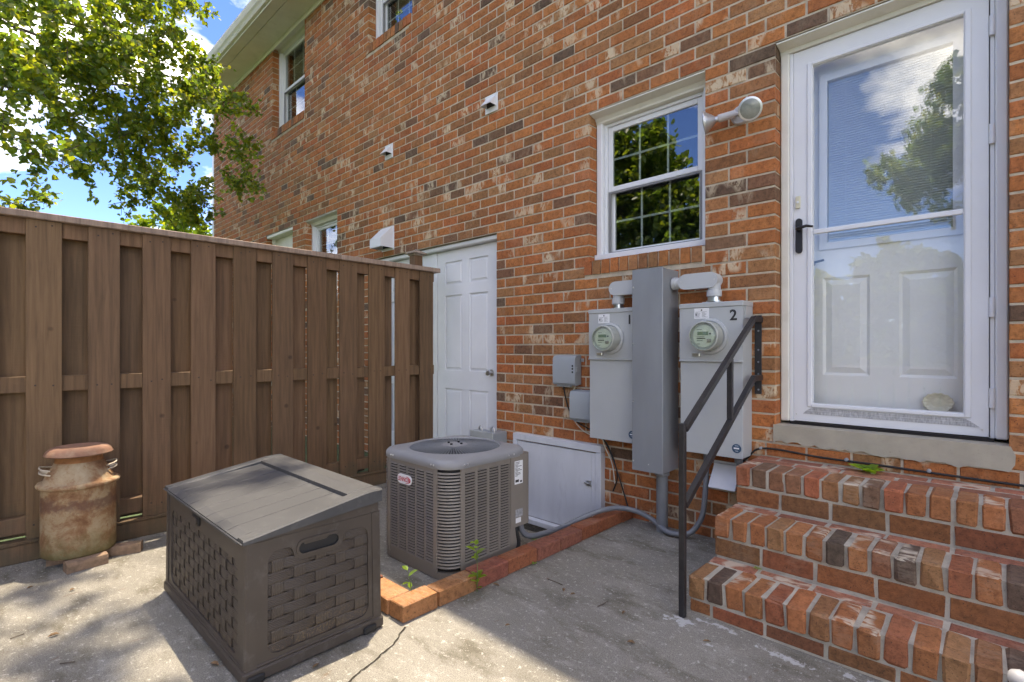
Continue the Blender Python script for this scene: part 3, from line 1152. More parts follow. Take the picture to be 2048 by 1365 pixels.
# inner door
iy = D + .205
en = sub('entry_door', house)
lx0, lx1, lz0, lz1 = -.715, -.165, 1.765, 2.69
pans = [(-.735, -.512, 1.018, 1.570), (-.385, -.152, 1.018, 1.570)]
m = MB()
m.plate(rect(-.885, -.012, .753, 2.86), [rect(lx0, lx1, lz0, lz1)] + [rect(*p) for p in pans], onY(iy), -.04, 0)
INNER = plain('white enamel door', (0.84, 0.84, 0.82), .45, var=.02)
m.build('door_leaf', INNER, en)
m = MB()
m.plate(rect(lx0 - .035, lx1 + .035, lz0 - .035, lz1 + .035), [rect(lx0 + .004, lx1 - .004, lz0 + .004, lz1 - .004)], onY(iy - .001), 0, .014)
m.build('lite_frame', WHITE, en)
for (a, b_, c, d) in pans:
    m = MB()
    e, y0 = .045, iy
    vs = [(a, y0 + .001, c), (b_, y0 + .001, c), (b_, y0 + .001, d), (a, y0 + .001, d),
          (a + .014, y0 + .012, c + .014), (b_ - .014, y0 + .012, c + .014), (b_ - .014, y0 + .012, d - .014), (a + .014, y0 + .012, d - .014),
          (a + e, y0 + .001, c + e), (b_ - e, y0 + .001, c + e), (b_ - e, y0 + .001, d - e), (a + e, y0 + .001, d - e)]
    fs = [(8, 9, 10, 11)]
    for k in range(4):
        k2 = (k + 1) % 4
        fs += [(k, k2, 4 + k2, 4 + k), (4 + k, 4 + k2, 8 + k2, 8 + k)]
    m.add(vs, fs)
    m.build('door_panel', INNER, en, fix=False)
quick('pane', glass_mat('entry lite glass', .09, (.97, .98, .97)), en, (lx0, lx1, iy + .006, iy + .010, lz0, lz1))
z = lz0 + .012
while z < lz1 - .01:
    m = MB()
    m.add([(lx0 + .006, iy + .014, z), (lx1 - .006, iy + .014, z), (lx1 - .006, iy + .022, z + .0105), (lx0 + .006, iy + .022, z + .0105), (lx1 - .006, iy + .0232, z + .0095), (lx0 + .006, iy + .0232, z + .0095), (lx1 - .006, iy + .0152, z - .001), (lx0 + .006, iy + .0152, z - .001)], [(0, 1, 2, 3), (7, 6, 4, 5), (0, 7, 6, 1), (3, 2, 4, 5)])
    m.build('blind_slat', BLIND, en, fix=False)
    z += .0135
quick('blind_backing', BLIND, en, (lx0 + .002, lx1 - .002, iy + .030, iy + .033, lz0, lz1))
for xx in (lx0 + .09, lx1 - .09):
    quick('blind_cord', WHITE, en, (xx - .001, xx + .001, iy + .0115, iy + .0132, lz0, lz1))
m = MB()
m.lathe([(.028, 0), (.028, .006), (.011, .010), (.011, .04), (0, .042)], (-.80, iy, 1.66), 14, 'y')
m.tube([(-.80, iy - .036, 1.66), (-.77, iy - .042, 1.658), (-.72, iy - .042, 1.668)], [.009, .008, .006], 8)
m.build('handle', BRONZE, en, auto=45)

# doorbell on the storm door frame
db = thing('doorbell', (-.835, ey - .012, 1.97), 'small cream doorbell button beside the storm door handle', 'doorbell')
quick('button_case', CREAM, db, (-.846, -.822, ey - .0125, ey - .0008, 1.965, 2.035), c=.003)
m = MB()
m.lathe([(.007, 0), (.007, .003), (0, .004)], (-.834, ey - .0126, 2.0), 12, 'y')
m.build('button', WHITE, db)
# scalloped mat-like glass coaster seen low behind the storm glass
gd = thing('glass_dish', (-.225, iy - .02, .866), 'round scalloped glass dish standing behind the storm door glass', 'dish')
m = MB()
prof = []
nn = 40
vs, fs = [(-.225, iy - .020, .888)], []
for rr, dy in ((.028, .0), (.045, -.004), (.058, -.010), (.062, -.008)):
    for k in range(nn):
        t = 2 * math.pi * k / nn
        r2 = rr * (1 + (.05 * math.cos(14 * t) if rr > .03 else 0))
        vs.append((-.225 + r2 * math.cos(t), iy - .020 + dy, .90 + r2 * .8 * math.sin(t) - .002))
for k in range(nn):
    fs.append((0, 1 + k, 1 + (k + 1) % nn))
for ring in range(3):
    for k in range(nn):
        k2 = (k + 1) % nn
        fs.append((1 + ring * nn + k, 1 + ring * nn + k2, 1 + (ring + 1) * nn + k2, 1 + (ring + 1) * nn + k))
m.add(vs, fs)
m.build('bowl', plain('dish glass', (0.66, 0.62, 0.48), .12, var=.1, scale=40), gd)

# ================================================================== fence
FX = -3.88
fence = thing('wooden_fence', (FX - .05, 1.2, 0), 'tall brown shadowbox fence with flat cap along the patio', 'fence')
rf = random.Random(21)


def wcol(r=rf):
    k = r.uniform(.76, 1.16)
    return (k * r.uniform(.97, 1.05), k, k * r.uniform(.94, 1.04), 1)


def wboard(name, mat, *b, c=.002, parent=None):
    m = MB()
    m.cc = wcol()
    m.box(*b, c=c)
    return m.build(name, mat, parent or fence)


for k in range(-9, 11):
    y0 = .2072 + .2649 * k
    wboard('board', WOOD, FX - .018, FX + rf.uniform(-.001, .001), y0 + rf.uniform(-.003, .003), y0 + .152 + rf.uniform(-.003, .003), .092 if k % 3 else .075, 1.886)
    # back boards cover the gaps
    if k < 10:
        w = .152 if k < 7 else .140
        yb0 = y0 + .2085 - w / 2 - (.0 if k < 7 else .006)
        wboard('board', WOOD, FX - .098, FX - .080, yb0 + rf.uniform(-.004, .004), yb0 + w + rf.uniform(-.004, .004), .12, 1.886)
yy0, yy1 = -2.19, 3.03
for z0, z1 in ((1.800, 1.886), (.925, 1.013), (.150, .240)):
    wboard('rail', WOOD, FX - .0795, FX - .0185, yy0, yy1, z0, z1)
wboard('base_rail', WOOD, FX - .0575, FX + .024, yy0, yy1, .100, .118, c=.003)
wboard('kick_board', WOOD, FX - .018, FX + .019, yy0, yy1, .002, .098)
wboard('cap_rail', WOODCAP, FX - .128, FX + .026, yy0, 2.056, 1.8865, 1.925, c=.004)
wboard('cap_rail', WOODCAP, FX - .128, FX + .026, 2.060, 3.075, 1.8868, 1.927, c=.004)
for yp in (2.915, .45, -2.0):
    wboard('post', WOOD, FX - .190, FX - .0995, yp - .045, yp + .045, 0, 2.045 if yp > 2 else 1.886, c=.004)
    if yp < 2:
        continue
    m = MB()
    m.cc = (1.1, 1.2, 1.25, 1)
    cx_, cy_ = FX - .1445, yp
    for (r0, z0, r1, z1) in ((.054, 2.045, .054, 2.06), (.075, 2.0605, .075, 2.072)):
        m.box(cx_ - r0, cx_ + r0, cy_ - r0, cy_ + r0, z0, z1, c=.003)
    r0 = .072
    m.add([(cx_ - r0, cy_ - r0, 2.0722), (cx_ + r0, cy_ - r0, 2.0722), (cx_ + r0, cy_ + r0, 2.0722), (cx_ - r0, cy_ + r0, 2.0722), (cx_, cy_, 2.112)], [(0, 1, 4), (1, 2, 4), (2, 3, 4), (3, 0, 4), (3, 2, 1, 0)])
    m.build('post_cap', WOODCAP, fence)
# nail heads, two per board on each rail
m = MB()
for k in range(-2, 11):
    y0 = .2072 + .2649 * k
    for z in (1.85, .965, .195):
        for dy in (.04, .112):
            yy, zz = y0 + dy + rf.uniform(-.01, .01), z + rf.uniform(-.012, .012)
            m.box(FX + .0012, FX + .0026, yy - .004, yy + .004, zz - .004, zz + .004)
m.build('nail_heads', plain('rusted nail', (0.05, 0.035, 0.028), .8), fence)['kind'] = 'stuff'

# ================================================================== milk can on edging bricks
CX, CY = -3.70, .415
can = thing('milk_can', (CX, CY, .058), 'rusty old milk can with domed lid standing against the brown fence', 'milk can')
m = MB()
m.lathe([(.158, .0), (.162, .004), (.163, .03), (.163, .358), (.164, .360), (.174, .363), (.181, .371), (.182, .379), (.177, .387), (.165, .390), (.158, .393), (.150, .408), (.112, .478), (.108, .492)], (CX, CY, .058), 48)
m.build('body', RUST, can, auto=55)
m = MB()
m.lathe([(.1075, .4925), (.104, .50), (.104, .535), (.098, .536)], (CX, CY, .058), 40)
m.build('neck', plain('orange rust', (0.30, 0.13, 0.045), .85, var=.3, scale=30, bstr=.4), can, auto=50)
m = MB()
m.lathe([(.098, .527), (.145, .529), (.150, .535), (.147, .541), (.141, .554), (.128, .566), (.112, .571), (.098, .573), (.088, .570), (0, .566)], (CX, CY, .058), 48)
m.build('lid', RUSTLID, can, auto=60)
for sgn in (-1, 1):
    m = MB()
    ax = math.atan2(CY, CX) + math.pi / 2          # handles to the left and right seen from the patio
    ca, sa = math.cos(ax) * sgn, math.sin(ax) * sgn
    for off in (-.0, .024):
        path = []
        for t in range(9):
            q = -1 + 2 * t / 8
            out = .118 + .046 * (1 - q ** 4)
            path.append((CX + ca * out - sa * q * .07, CY + sa * out + ca * q * .07, .058 + .436 + off + .014 * (1 - q * q)))
        m.tube(path, .0042, 8)
    m.tube([(CX + ca * .128, CY + sa * .128, .058 + .44), (CX + ca * .16, CY + sa * .16, .058 + .452)], [.012, .008], 8)
    m.build('handle', WORN, can, auto=50)
EB = plain('old edging brick', (0.26, 0.17, 0.11), .95, var=.3, scale=30, bstr=.8, bscale=60, dirt=((0.12, 0.09, 0.05), 14, .5, .75, .6))
for (x, y, a, lab) in ((-3.635, .600, 70, 'worn edging brick under the milk can, jutting out on its right'), (-3.542, .425, 97, 'worn edging brick under the front of the milk can'), (-3.72, .37, 80, 'worn edging brick under the milk can, closest to the fence')):
    m = MB()
    L2, W2 = .088, .036
    prof = [(-W2, 0), (W2, 0), (W2, .022), (W2 - .006, .027), (W2 - .006, .031), (W2, .036), (W2 - .004, .05), (0, .057), (-W2 + .004, .05), (-W2, .036), (-W2, .022)]
    ca, sa = math.cos(R(a)), math.sin(R(a))
    m.prism(prof, lambda u, v, d: (x + ca * d - sa * u, y + sa * d + ca * u, v + .001), -L2, L2)
    tag(m.build('edging_brick', EB), lab, 'brick', 'edging bricks under the milk can')

# ================================================================== deck box
BX0, BX1, BY0, BY1 = -2.915, -1.885, .650, 1.185
box = thing('deck_box', ((BX0 + BX1) / 2, (BY0 + BY1) / 2, 0), 'dark brown resin wicker deck box with sloping slatted lid', 'deck box')
HB = .487


def taper(z):        # walls lean in slightly towards the top
    return .005 * z / HB


def fnF(u, v, d):    # front, facing -Y ; u in X
    t = taper(v)
    return (BX0 + t + (u - BX0) * ((BX1 - BX0 - 2 * t) / (BX1 - BX0)), BY0 + t - d, v)


def fnR(u, v, d):    # end, facing +X ; u in Y
    t = taper(v)
    return (BX1 - t + d, BY0 + t + (u - BY0) * ((BY1 - BY0 - 2 * t) / (BY1 - BY0)), v)


def fnB(u, v, d):
    t = taper(v)
    return (BX0 + t + (u - BX0) * ((BX1 - BX0 - 2 * t) / (BX1 - BX0)), BY1 - t + d, v)


def fnL(u, v, d):
    t = taper(v)
    return (BX0 + t - d, BY0 + t + (u - BY0) * ((BY1 - BY0 - 2 * t) / (BY1 - BY0)), v)


m = MB()
i_ = .022
m.box(BX0 + i_ + .008, BX1 - i_ - .016, BY0 + i_ + .012, BY1 - i_ - .012, .02, HB - .01)
m.build('liner', PLAST, box)
# framed faces: rounded opening for the weave, slot for the handle on the ends
wa = (BX0 + .075, BX1 - .075, .075, HB - .075)
m = MB()
m.plate(rect(BX0, BX1, .055, HB), [rrect(*wa, .045)], fnF, -.012, 0)
m.build('front_frame', PLAST, box)
hw = stadium((BY0 + BY1) / 2, HB - .062, .165, .048, 8)
wy0, wy1, wz0, wz1 = BY0 + .075, BY1 - .055, .075, HB - .045
open_r = rrect(wy0, wy1, wz0, wz1, .04)
# opening drops below the handle
yc_ = (BY0 + BY1) / 2
op2 = []
for (u, v) in rrect(wy0, wy1, wz0, wz1, .04):
    op2.append((u, v))
bl, br = yc_ - .115, yc_ + .115
drop = [(br, wz1), (br - .012, wz1 - .012), (br - .02, HB - .085), (br - .045, HB - .104), (bl + .045, HB - .104), (bl + .02, HB - .085), (bl + .012, wz1 - .012), (bl, wz1)]
nn = 6
# rrect order: BR corner, TR corner, TL corner, BL corner
op2 = op2[:2 * nn] + drop + op2[2 * nn:]
for nm, fn in (('end_frame', fnR), ('end_frame', fnL)):
    m = MB()
    m.plate(rect(BY0, BY1, .055, HB), [op2, hw], fn, -.012, 0)
    m.build(nm, PLAST, box)
m = MB()
m.plate(rect(BX0, BX1, .055, HB), [rrect(*wa, .045)], fnB, -.012, 0)
m.build('back_frame', PLAST, box)
for fn in (fnR, fnL):
    m = MB()
    m.prism([(BY0 + .004, HB + .0005), (BY1 - .004, HB + .0005), (BY1 - .004, HB + .042), (BY0 + .004, HB + .002)], fn, -.030, -.001)
    m.build('end_rail', PLAST, box)
    hd = sub('handle', box)
    m = MB()
    m.plate(stadium(yc_, HB - .062, .180, .063, 8), [stadium(yc_, HB - .062, .160, .043, 8)], fn, .0005, .0045)
    m.build('handle_rim', PLAST, hd)
    m = MB()
    m.prism(stadium(yc_, HB - .062, .164, .047, 8), fn, -.010, -.0035)
    m.build('pocket_shade', BLACK, hd)  # black plate painting the shade inside the hand hold
    m = MB()
    m.prism([(yc_ - .055, HB - .052), (yc_ + .030, HB - .052), (yc_ + .045, HB - .041), (yc_ - .06, HB - .041)], fn, -.0033, -.001)
    m.build('grip', PLAST, hd)


def weave(fn, u0, u1, v0, v1, ncol, nrow, mh, mv, name):
    """strands over and under: rows along u, columns along v"""
    pw = (u1 - u0) / ncol
    ph = (v1 - v0) / nrow
    wp = sub(name, box)
    m = MB()
    A = .0026
    for j in range(nrow):
        z0, z1 = v0 + j * ph + .0006, v0 + (j + 1) * ph - .0006
        pts = []
        N = ncol * 8
        for s in range(N + 1):
            u = u0 + (u1 - u0) * s / N
            ph_ = (u - u0) / pw
            w = math.sin(math.pi * (ph_ + j))
            w = max(-1, min(1, w * 1.9))
            pts.append((u, -.0075 + A * w))
        vs = []
        for (u, d) in pts:
            vs += [fn(u, z0, d - .002), fn(u, z0 + ph * .16, d), fn(u, z1 - ph * .16, d), fn(u, z1, d - .002)]
        fs = []
        for s in range(N):
            for q in range(3):
                fs.append((s * 4 + q, (s + 1) * 4 + q, (s + 1) * 4 + q + 1, s * 4 + q + 1))
        m.add(vs, fs)
    m.build('weave_strands', mh, wp, fix=False)['kind'] = 'stuff'
    m = MB()
    for i in range(ncol):
        uc = u0 + (i + .5) * pw
        hw_ = pw * .26
        pts = []
        N = nrow * 8
        for s in range(N + 1):
            v = v0 + (v1 - v0) * s / N
            w = -math.sin(math.pi * (.5 + i + math.floor((v - v0) / ph))) * abs(math.sin(math.pi * (v - v0) / ph)) ** .5
            pts.append((v, -.0078 + A * max(-1, min(1, 1.3 * w))))
        vs = []
        for (v, d) in pts:
            vs += [fn(uc - hw_, v, d - .003), fn(uc - hw_, v, d), fn(uc + hw_, v, d), fn(uc + hw_, v, d - .003)]
        fs = []
        for s in range(N):
            for q in range(3):
                fs.append((s * 4 + q, s * 4 + q + 1, (s + 1) * 4 + q + 1, (s + 1) * 4 + q))
        m.add(vs, fs)
    m.build('weave_uprights', mv, wp, fix=False)['kind'] = 'stuff'


weave(fnF, wa[0] - .004, wa[1] + .004, wa[2] - .004, wa[3] + .004, 13, 9, PLAST_H, PLAST_VX, 'weave_panel')
weave(fnR, wy0 - .004, wy1 + .004, wz0 - .004, wz1 + .004, 5, 9, PLAST_H, PLAST_V, 'weave_panel')
# corner posts and base
for cx_, cy_, sx_, sy_ in ((BX0, BY0, 1, 1), (BX1, BY0, -1, 1), (BX0, BY1, 1, -1), (BX1, BY1, -1, -1)):
    m = MB()
    vs = []
    for z in (.05, HB + .002):
        t = taper(z) - .004
        x_, y_ = cx_ + sx_ * t, cy_ + sy_ * t
        w_ = .040
        vs += [(x_ + sx_ * .006, y_, z), (x_ + sx_ * w_, y_, z), (x_ + sx_ * w_, y_ + sy_ * .006, z), (x_ + sx_ * .006, y_ + sy_ * .006, z), (x_ + sx_ * .006, y_ + sy_ * w_, z), (x_, y_ + sy_ * w_, z), (x_, y_ + sy_ * .006, z)]
    nvv = 7
    fs = [tuple(range(nvv)), tuple(range(nvv, 2 * nvv))]
    fs += [(k, (k + 1) % nvv, nvv + (k + 1) % nvv, nvv + k) for k in range(nvv)]
    m.add(vs, fs)
    m.build('corner_post', PLAST, box)
m = MB()
m.box(BX0 - .010, BX1 + .010, BY0 - .010, BY1 + .010, 0.006, .050, c=.006)
m.box(BX0 - .004, BX1 + .004, BY0 - .004, BY1 + .004, .0502, .060, c=.003)
m.build('base', PLAST, box)
m = MB()
for yy in (BY0 + .03, BY1 - .06):
    quick('base_clip', BLACK, box, (BX1 + .0105, BX1 + .022, yy - .03, yy + .03, .008, .036), c=.005)
# lid: rim, sunk slatted field, sloping down to the front
ZF, ZB = .508, .582


def lz(y):
    t = (y - BY0) / (BY1 - BY0)
    return ZF + (ZB - ZF) * min(1, max(0, t * 1.12))


def lidfn(u, v, d):
    return (u, v, lz(v) + d)


LX0, LX1, LY0, LY1 = BX0 - .004, BX1 + .004, BY0 - .006, BY1 + .004
lid = sub('lid', box)
m = MB()
field = [(LX0 + .06, LY0 + .002), (LX1 - .055, LY0 + .002), (LX1 - .055, LY1 - .155), (LX1 - .075, LY1 - .135), (LX0 + .085, LY1 - .135), (LX0 + .06, LY1 - .155)]
# rim as three bars with rounded tops following the slope
NS = 14


def strip(mb, xa, xb, ya, yb_, dz, th, n=NS, ch=.006):
    prof = [(xa, -th), (xa, -ch), (xa + ch, 0), (xb - ch, 0), (xb, -ch), (xb, -th)]
    vs, fs = [], []
    for s in range(n + 1):
        y = ya + (yb_ - ya) * s / n
        for (px_, pz_) in prof:
            lo_ = HB + .003 + .040 * max(0, (y - LY0) / (LY1 - LY0))
            vs.append((px_, y, max(lz(y) + dz + pz_, lo_) if pz_ < -ch else lz(y) + dz + pz_))
    q = len(prof)
    for s in range(n):
        for k in range(q):
            k2 = (k + 1) % q
            fs.append((s * q + k, s * q + k2, (s + 1) * q + k2, (s + 1) * q + k))
    fs += [tuple(range(q))[::-1], tuple(n * q + k for k in range(q))]
    mb.add(vs, fs)


strip(m, LX0, LX0 + .062, LY0, LY1, 0, .2)
strip(m, LX1 - .058, LX1, LY0, LY1, 0, .2)
strip(m, LX0 + .0622, LX1 - .0582, LY1 - .125, LY1, -.0005, .2, 4)
m.build('lid_rim', PLAST_LID, lid)
nsl = 8
sw = (LX1 - LX0 - .12) / nsl
for i in range(nsl):
    xa, xb = LX0 + .0625 + i * sw, LX0 + .0625 + (i + 1) * sw - .0042
    m = MB()
    prof = []
    vs, fs = [], []
    n = 12
    ya, yb_ = LY0 - .002, LY1 - .1255
    for s in range(n + 1):
        y = ya + (yb_ - ya) * s / n
        # the field stays flat while the rim rises, and rolls over at the front
        zt = ZF - .001 + (lz(yb_) - .015 - ZF) * max(0, (y - ya) / (yb_ - ya)) - (.006 * (1 - min(1, (y - ya) / .03)) ** 2)
        for (px_, dz) in ((xa, -.02), (xa, -.001), (xa + .001, 0), (xb - .001, 0), (xb, -.001), (xb, -.02)):
            vs.append((px_, y, zt + dz))
    for s in range(n):
        for k in range(6):
            k2 = (k + 1) % 6
            fs.append((s * 6 + k, s * 6 + k2, (s + 1) * 6 + k2, (s + 1) * 6 + k))
    fs += [tuple(range(6))[::-1], tuple(n * 6 + k for k in range(6))]
    m.add(vs, fs)
    m.build('slat', PLAST_LID, lid)
m = MB()
m.box(LX0 + .058, LX1 - .055, LY0 + .006, LY1 - .12, HB - .002, ZF - .022)
m.build('lid_underside', PLAST, lid)
quick('lid_lip', PLAST_LID, lid, (LX0 + .0005, LX1 - .0005, LY0 - .008, LY0 - .0022, HB + .006, ZF - .010), c=.0025)
m = MB()
cxm = BX0 + .47
m.prism(rrect(cxm - .05, cxm + .05, HB - .055, HB + .004, .015), fnF, .0004, .006)
m.build('latch_shade', BLACK, box)  # raised black plate, paints the shade of a recess behind the latch
m = MB()
m.prism(rrect(cxm - .03, cxm + .03, HB - .05, HB - .022, .01), fnF, .0062, .013)
m.build('latch', PLAST, box)

# ================================================================== air conditioner
AX0, AX1, AY0, AY1 = -2.587, -1.976, 1.62, 2.231
ac = thing('air_conditioner', ((AX0 + AX1) / 2, (AY0 + AY1) / 2, 0), 'grey louvred air conditioner condenser with round fan grille on top', 'air conditioner')
RC = .105
z0, z1 = .035, .566


def rsq(x0, x1, y0, y1, r, n=7):
    pts = rrect(x0, x1, y0, y1, r, n)
    out = []
    for k in range(len(pts)):
        a, b_ = pts[k], pts[(k + 1) % len(pts)]
        d_ = math.hypot(b_[0] - a[0], b_[1] - a[1])
        q = 10 if d_ > .12 else 1
        out += [(a[0] + (b_[0] - a[0]) * j / q, a[1] + (b_[1] - a[1]) * j / q) for j in range(q)]
    return out


m = MB()
m.prism(rsq(AX0 + .02, AX1 - .02, AY0 + .02, AY1 - .02, RC - .02), onZ(0), .04, .56)
m.build('coil', ACDARK, ac)
m = MB()
m.prism(rsq(AX0, AX1, AY0, AY1, RC), onZ(0), .004, .036)
m.build('base_pan', ACGREY, ac)
# louvred panels
fpx0, fpx1 = AX0 + RC, AX1 - RC
cols_f = [(fpx0 + .010 + i * .0775, fpx0 + .010 + i * .0775 + .064) for i in range(5)]
cols_f = [(fpx0 + (fpx1 - fpx0) * (i + .10) / 5, fpx0 + (fpx1 - fpx0) * (i + .90) / 5) for i in range(5)]
m = MB()
m.plate(rect(fpx0 - .012, fpx1 + .012, z0, z1), [rect(a, b_, z0 + .035, z1 - .028) for a, b_ in cols_f], onY(AY0), -.004, 0)
m.build('front_panel', ACGREY, ac)
spy0, spy1 = AY0 + RC, 2.068
cols_s = [(spy0 + (spy1 - spy0) * (i + .12) / 4, spy0 + (spy1 - spy0) * (i + .92) / 4) for i in range(4)]
m = MB()
m.plate(rect(spy0 - .012, spy1, z0, z1), [rect(a, b_, z0 + .035, z1 - .028) for a, b_ in cols_s], onX(AX1), -.004, 0)
m.build('side_panel', ACGREY, ac)


def louvres(cols, fn):
    m = MB()
    z = z0 + .038
    while z < z1 - .034:
        for a, b_ in cols:
            vs = [fn(a, z, .005), fn(b_, z, .005), fn(b_, z + .0062, -.003), fn(a, z + .0062, -.003), fn(a, z - .0012, .004), fn(b_, z - .0012, .004), fn(b_, z + .0052, -.0045), fn(a, z + .0052, -.0045)]
            m.add(vs, [(0, 1, 2, 3), (7, 6, 5, 4), (0, 4, 5, 1), (3, 2, 6, 7)])
        z += .0148
    return m


louvres(cols_f, onY(AY0)).build('louvres', ACGREY, ac)
louvres(cols_s, onX(AX1)).build('louvres', ACGREY, ac)
# rounded corners of open wire-like louvres
for (ccx, ccy, a0) in ((AX1 - RC, AY0 + RC, -90), (AX0 + RC, AY0 + RC, 180)):
    m = MB()
    z = z0 + .03
    angs = [R(a0 + 90 * k / 10) for k in range(11)]
    while z < z1 - .02:
        vs, fs = [], []
        for t in angs:
            ct, sn = math.cos(t), math.sin(t)
            for rr, dz in ((RC - .001, 0), (RC + .0035, -.003), (RC + .0015, .0045), (RC - .006, .005)):
                vs.append((ccx + rr * ct, ccy + rr * sn, z + dz))
        for s in range(10):
            for k in range(4):
                k2 = (k + 1) % 4
                fs.append((s * 4 + k, s * 4 + k2, (s + 1) * 4 + k2, (s + 1) * 4 + k))
        m.add(vs, fs)
        z += .0163
    m.build('corner_louvres', ACGREY, ac)
    for t in (R(a0 + 4), R(a0 + 86)):
        m = MB()
        ct, sn = math.cos(t), math.sin(t)
        m.bar((ccx + RC * ct, ccy + RC * sn, z0), (ccx + RC * ct, ccy + RC * sn, z1), .026, .008, up=(ct, sn, 0))
        m.build('corner_strip', ACGREY, ac)
# control box at the rear corner
cb = sub('control_panel', ac)
m = MB()
outl = [(AX1 - .08, 2.07), (AX1 + .004, 2.07)] + [(AX1 + .004 - .03 + .03 * math.cos(R(t)), AY1 - .026 + .03 * math.sin(R(t))) for t in (0, 30, 60, 90)] + [(AX1 - .12, AY1 + .004)]
m.prism(outl, onZ(0), .165, z1 + .002)
m.build('cover', ACGREY, cb)
quick('leg', ACGREY, cb, (AX1 - .06, AX1, 2.07, 2.125, .004, .164))
quick('rating_label', PAPER, cb, (AX1 + .0042, AX1 + .0052, 2.098, 2.165, .405, .535))
m = MB()
rl = random.Random(9)
for k in range(11):
    zz = .527 - k * .0075
    m.box(AX1 + .0053, AX1 + .0058, 2.102, 2.102 + rl.uniform(.02, .058), zz - .0014, zz + .0014)
m.box(AX1 + .0053, AX1 + .0058, 2.104, 2.132, .416, .430)
m.box(AX1 + .0053, AX1 + .0058, 2.142, 2.158, .412, .422)
m.build('label_print', INK, cb)
quick('warning_label', plain('grey label', (.33, .33, .33), .5, var=.3, scale=90), cb, (AX1 + .0042, AX1 + .005, 2.105, 2.165, .218, .262))
quick('warning_label', PAPER, cb, (AX1 + .0042, AX1 + .005, 2.107, 2.15, .186, .214))
# the other two sides
quick('rear_panel', ACGREY, ac, (AX0 + RC, AX1 - .12, AY1 - .006, AY1, z0, z1))
quick('far_panel', ACGREY, ac, (AX0, AX0 + .006, AY0 + RC, AY1 - RC, z0, z1))
# cap: rounded tray with a round opening
m = MB()
ccx, ccy = (AX0 + AX1) / 2, (AY0 + AY1) / 2
rings = [(-.004, .558), (-.006, .561), (-.006, .583), (.000, .594), (.010, .602), (.024, .606)]
vs, fs = [], []
NR = None
for (inset, z) in rings:
    o_ = rsq(AX0 + inset, AX1 - inset, AY0 + inset, AY1 - inset, max(.05, RC - inset), 7)
    NR = len(o_)
    vs += [(x, y, z) for x, y in o_]
for s in range(len(rings) - 1):
    for k in range(NR):
        k2 = (k + 1) % NR
        fs.append((s * NR + k, s * NR + k2, (s + 1) * NR + k2, (s + 1) * NR + k))
# bridge to the round hole
RG = .258
base = (len(rings) - 1) * NR
circ = []
for k in range(NR):
    x, y, _ = vs[base + k]
    t = math.atan2(y - ccy, x - ccx)
    circ.append(t)
for (rr, z) in ((RG + .020, .611), (RG + .006, .613), (RG, .608), (RG - .002, .596)):
    vs += [(ccx + rr * math.cos(t), ccy + rr * math.sin(t), z) for t in circ]
for s in range(4):
    a_ = base + s * NR
    for k in range(NR):
        k2 = (k + 1) % NR
        fs.append((a_ + k, a_ + k2, a_ + NR + k2, a_ + NR + k))
m.add(vs, fs)
m.build('cap', ACTOP, ac, auto=35)
m = MB()
m.lathe([(RG + .004, .572), (RG + .004, .575), (0, .5755)], (ccx, ccy, 0), 40)
m.build('fan_well', BLACK, ac)
m = MB()
nb = 84
for k in range(nb):
    t = 2 * math.pi * k / nb
    ct, sn = math.cos(t), math.sin(t)
    t2 = t + .10
    c2, s2 = math.cos(t2), math.sin(t2)
    p0, p1 = (ccx + .07 * ct, ccy + .07 * sn, .614), (ccx + (RG + .001) * c2, ccy + (RG + .001) * s2, .604)
    m.bar(p0, p1, .0046, .006)
for rr in (.12, .18):
    prev = None
    for k in range(48):
        t = 2 * math.pi * k / 48
        p = (ccx + rr * math.cos(t), ccy + rr * math.sin(t), .602)
        if prev:
            m.bar(prev, p, .003, .003)
        prev = p
m.build('fan_grille', GALV_D, ac)['kind'] = 'stuff'
m = MB()
m.lathe([(.072, .608), (.074, .616), (.060, .620), (0, .621)], (ccx, ccy, 0), 32)
m.build('grille_hub', ACTOP, ac, auto=40)
for k in range(4):
    t = R(20 + 90 * k)
    m = MB()
    m.lathe([(.007, .6205), (.007, .628), (0, .629)], (ccx + .042 * math.cos(t), ccy + .042 * math.sin(t), 0), 8)
    m.build('motor_bolt', BLACK, ac)
for k in range(3):
    m = MB()
    t = R(120 * k + 15)
    for w in range(6):
        t2 = t + w * .14
        vs_ = []
        for q, rr in enumerate((.06, .215)):
            vs_.append((ccx + rr * math.cos(t2), ccy + rr * math.sin(t2), .582 + .004 * w))
        if w:
            m.add([pv[0], pv[1], vs_[1], vs_[0]], [(0, 1, 2, 3)])
        pv = vs_
    m.build('fan_blade', GALV_D, ac)
m = MB()
for (x, y) in ((AX1 - RC - .02, AY0 - .0065), (AX1 - RC + .0, AY0 - .0063), (AX0 + RC + .02, AY0 - .0065), (AX0 + RC + .04, AY0 - .0065)):
    m.lathe([(.005, 0), (.004, .003), (0, .0035)], (x, y, .577), 8, 'y')
for y in (AY0 + RC + .0, AY0 + RC + .022, 2.05, 2.09):
    m.lathe([(.005, 0), (.004, .003), (0, .0035)], (AX1 + .0062, y, .577), 8, 'x')
m.build('screw', STEEL, ac)
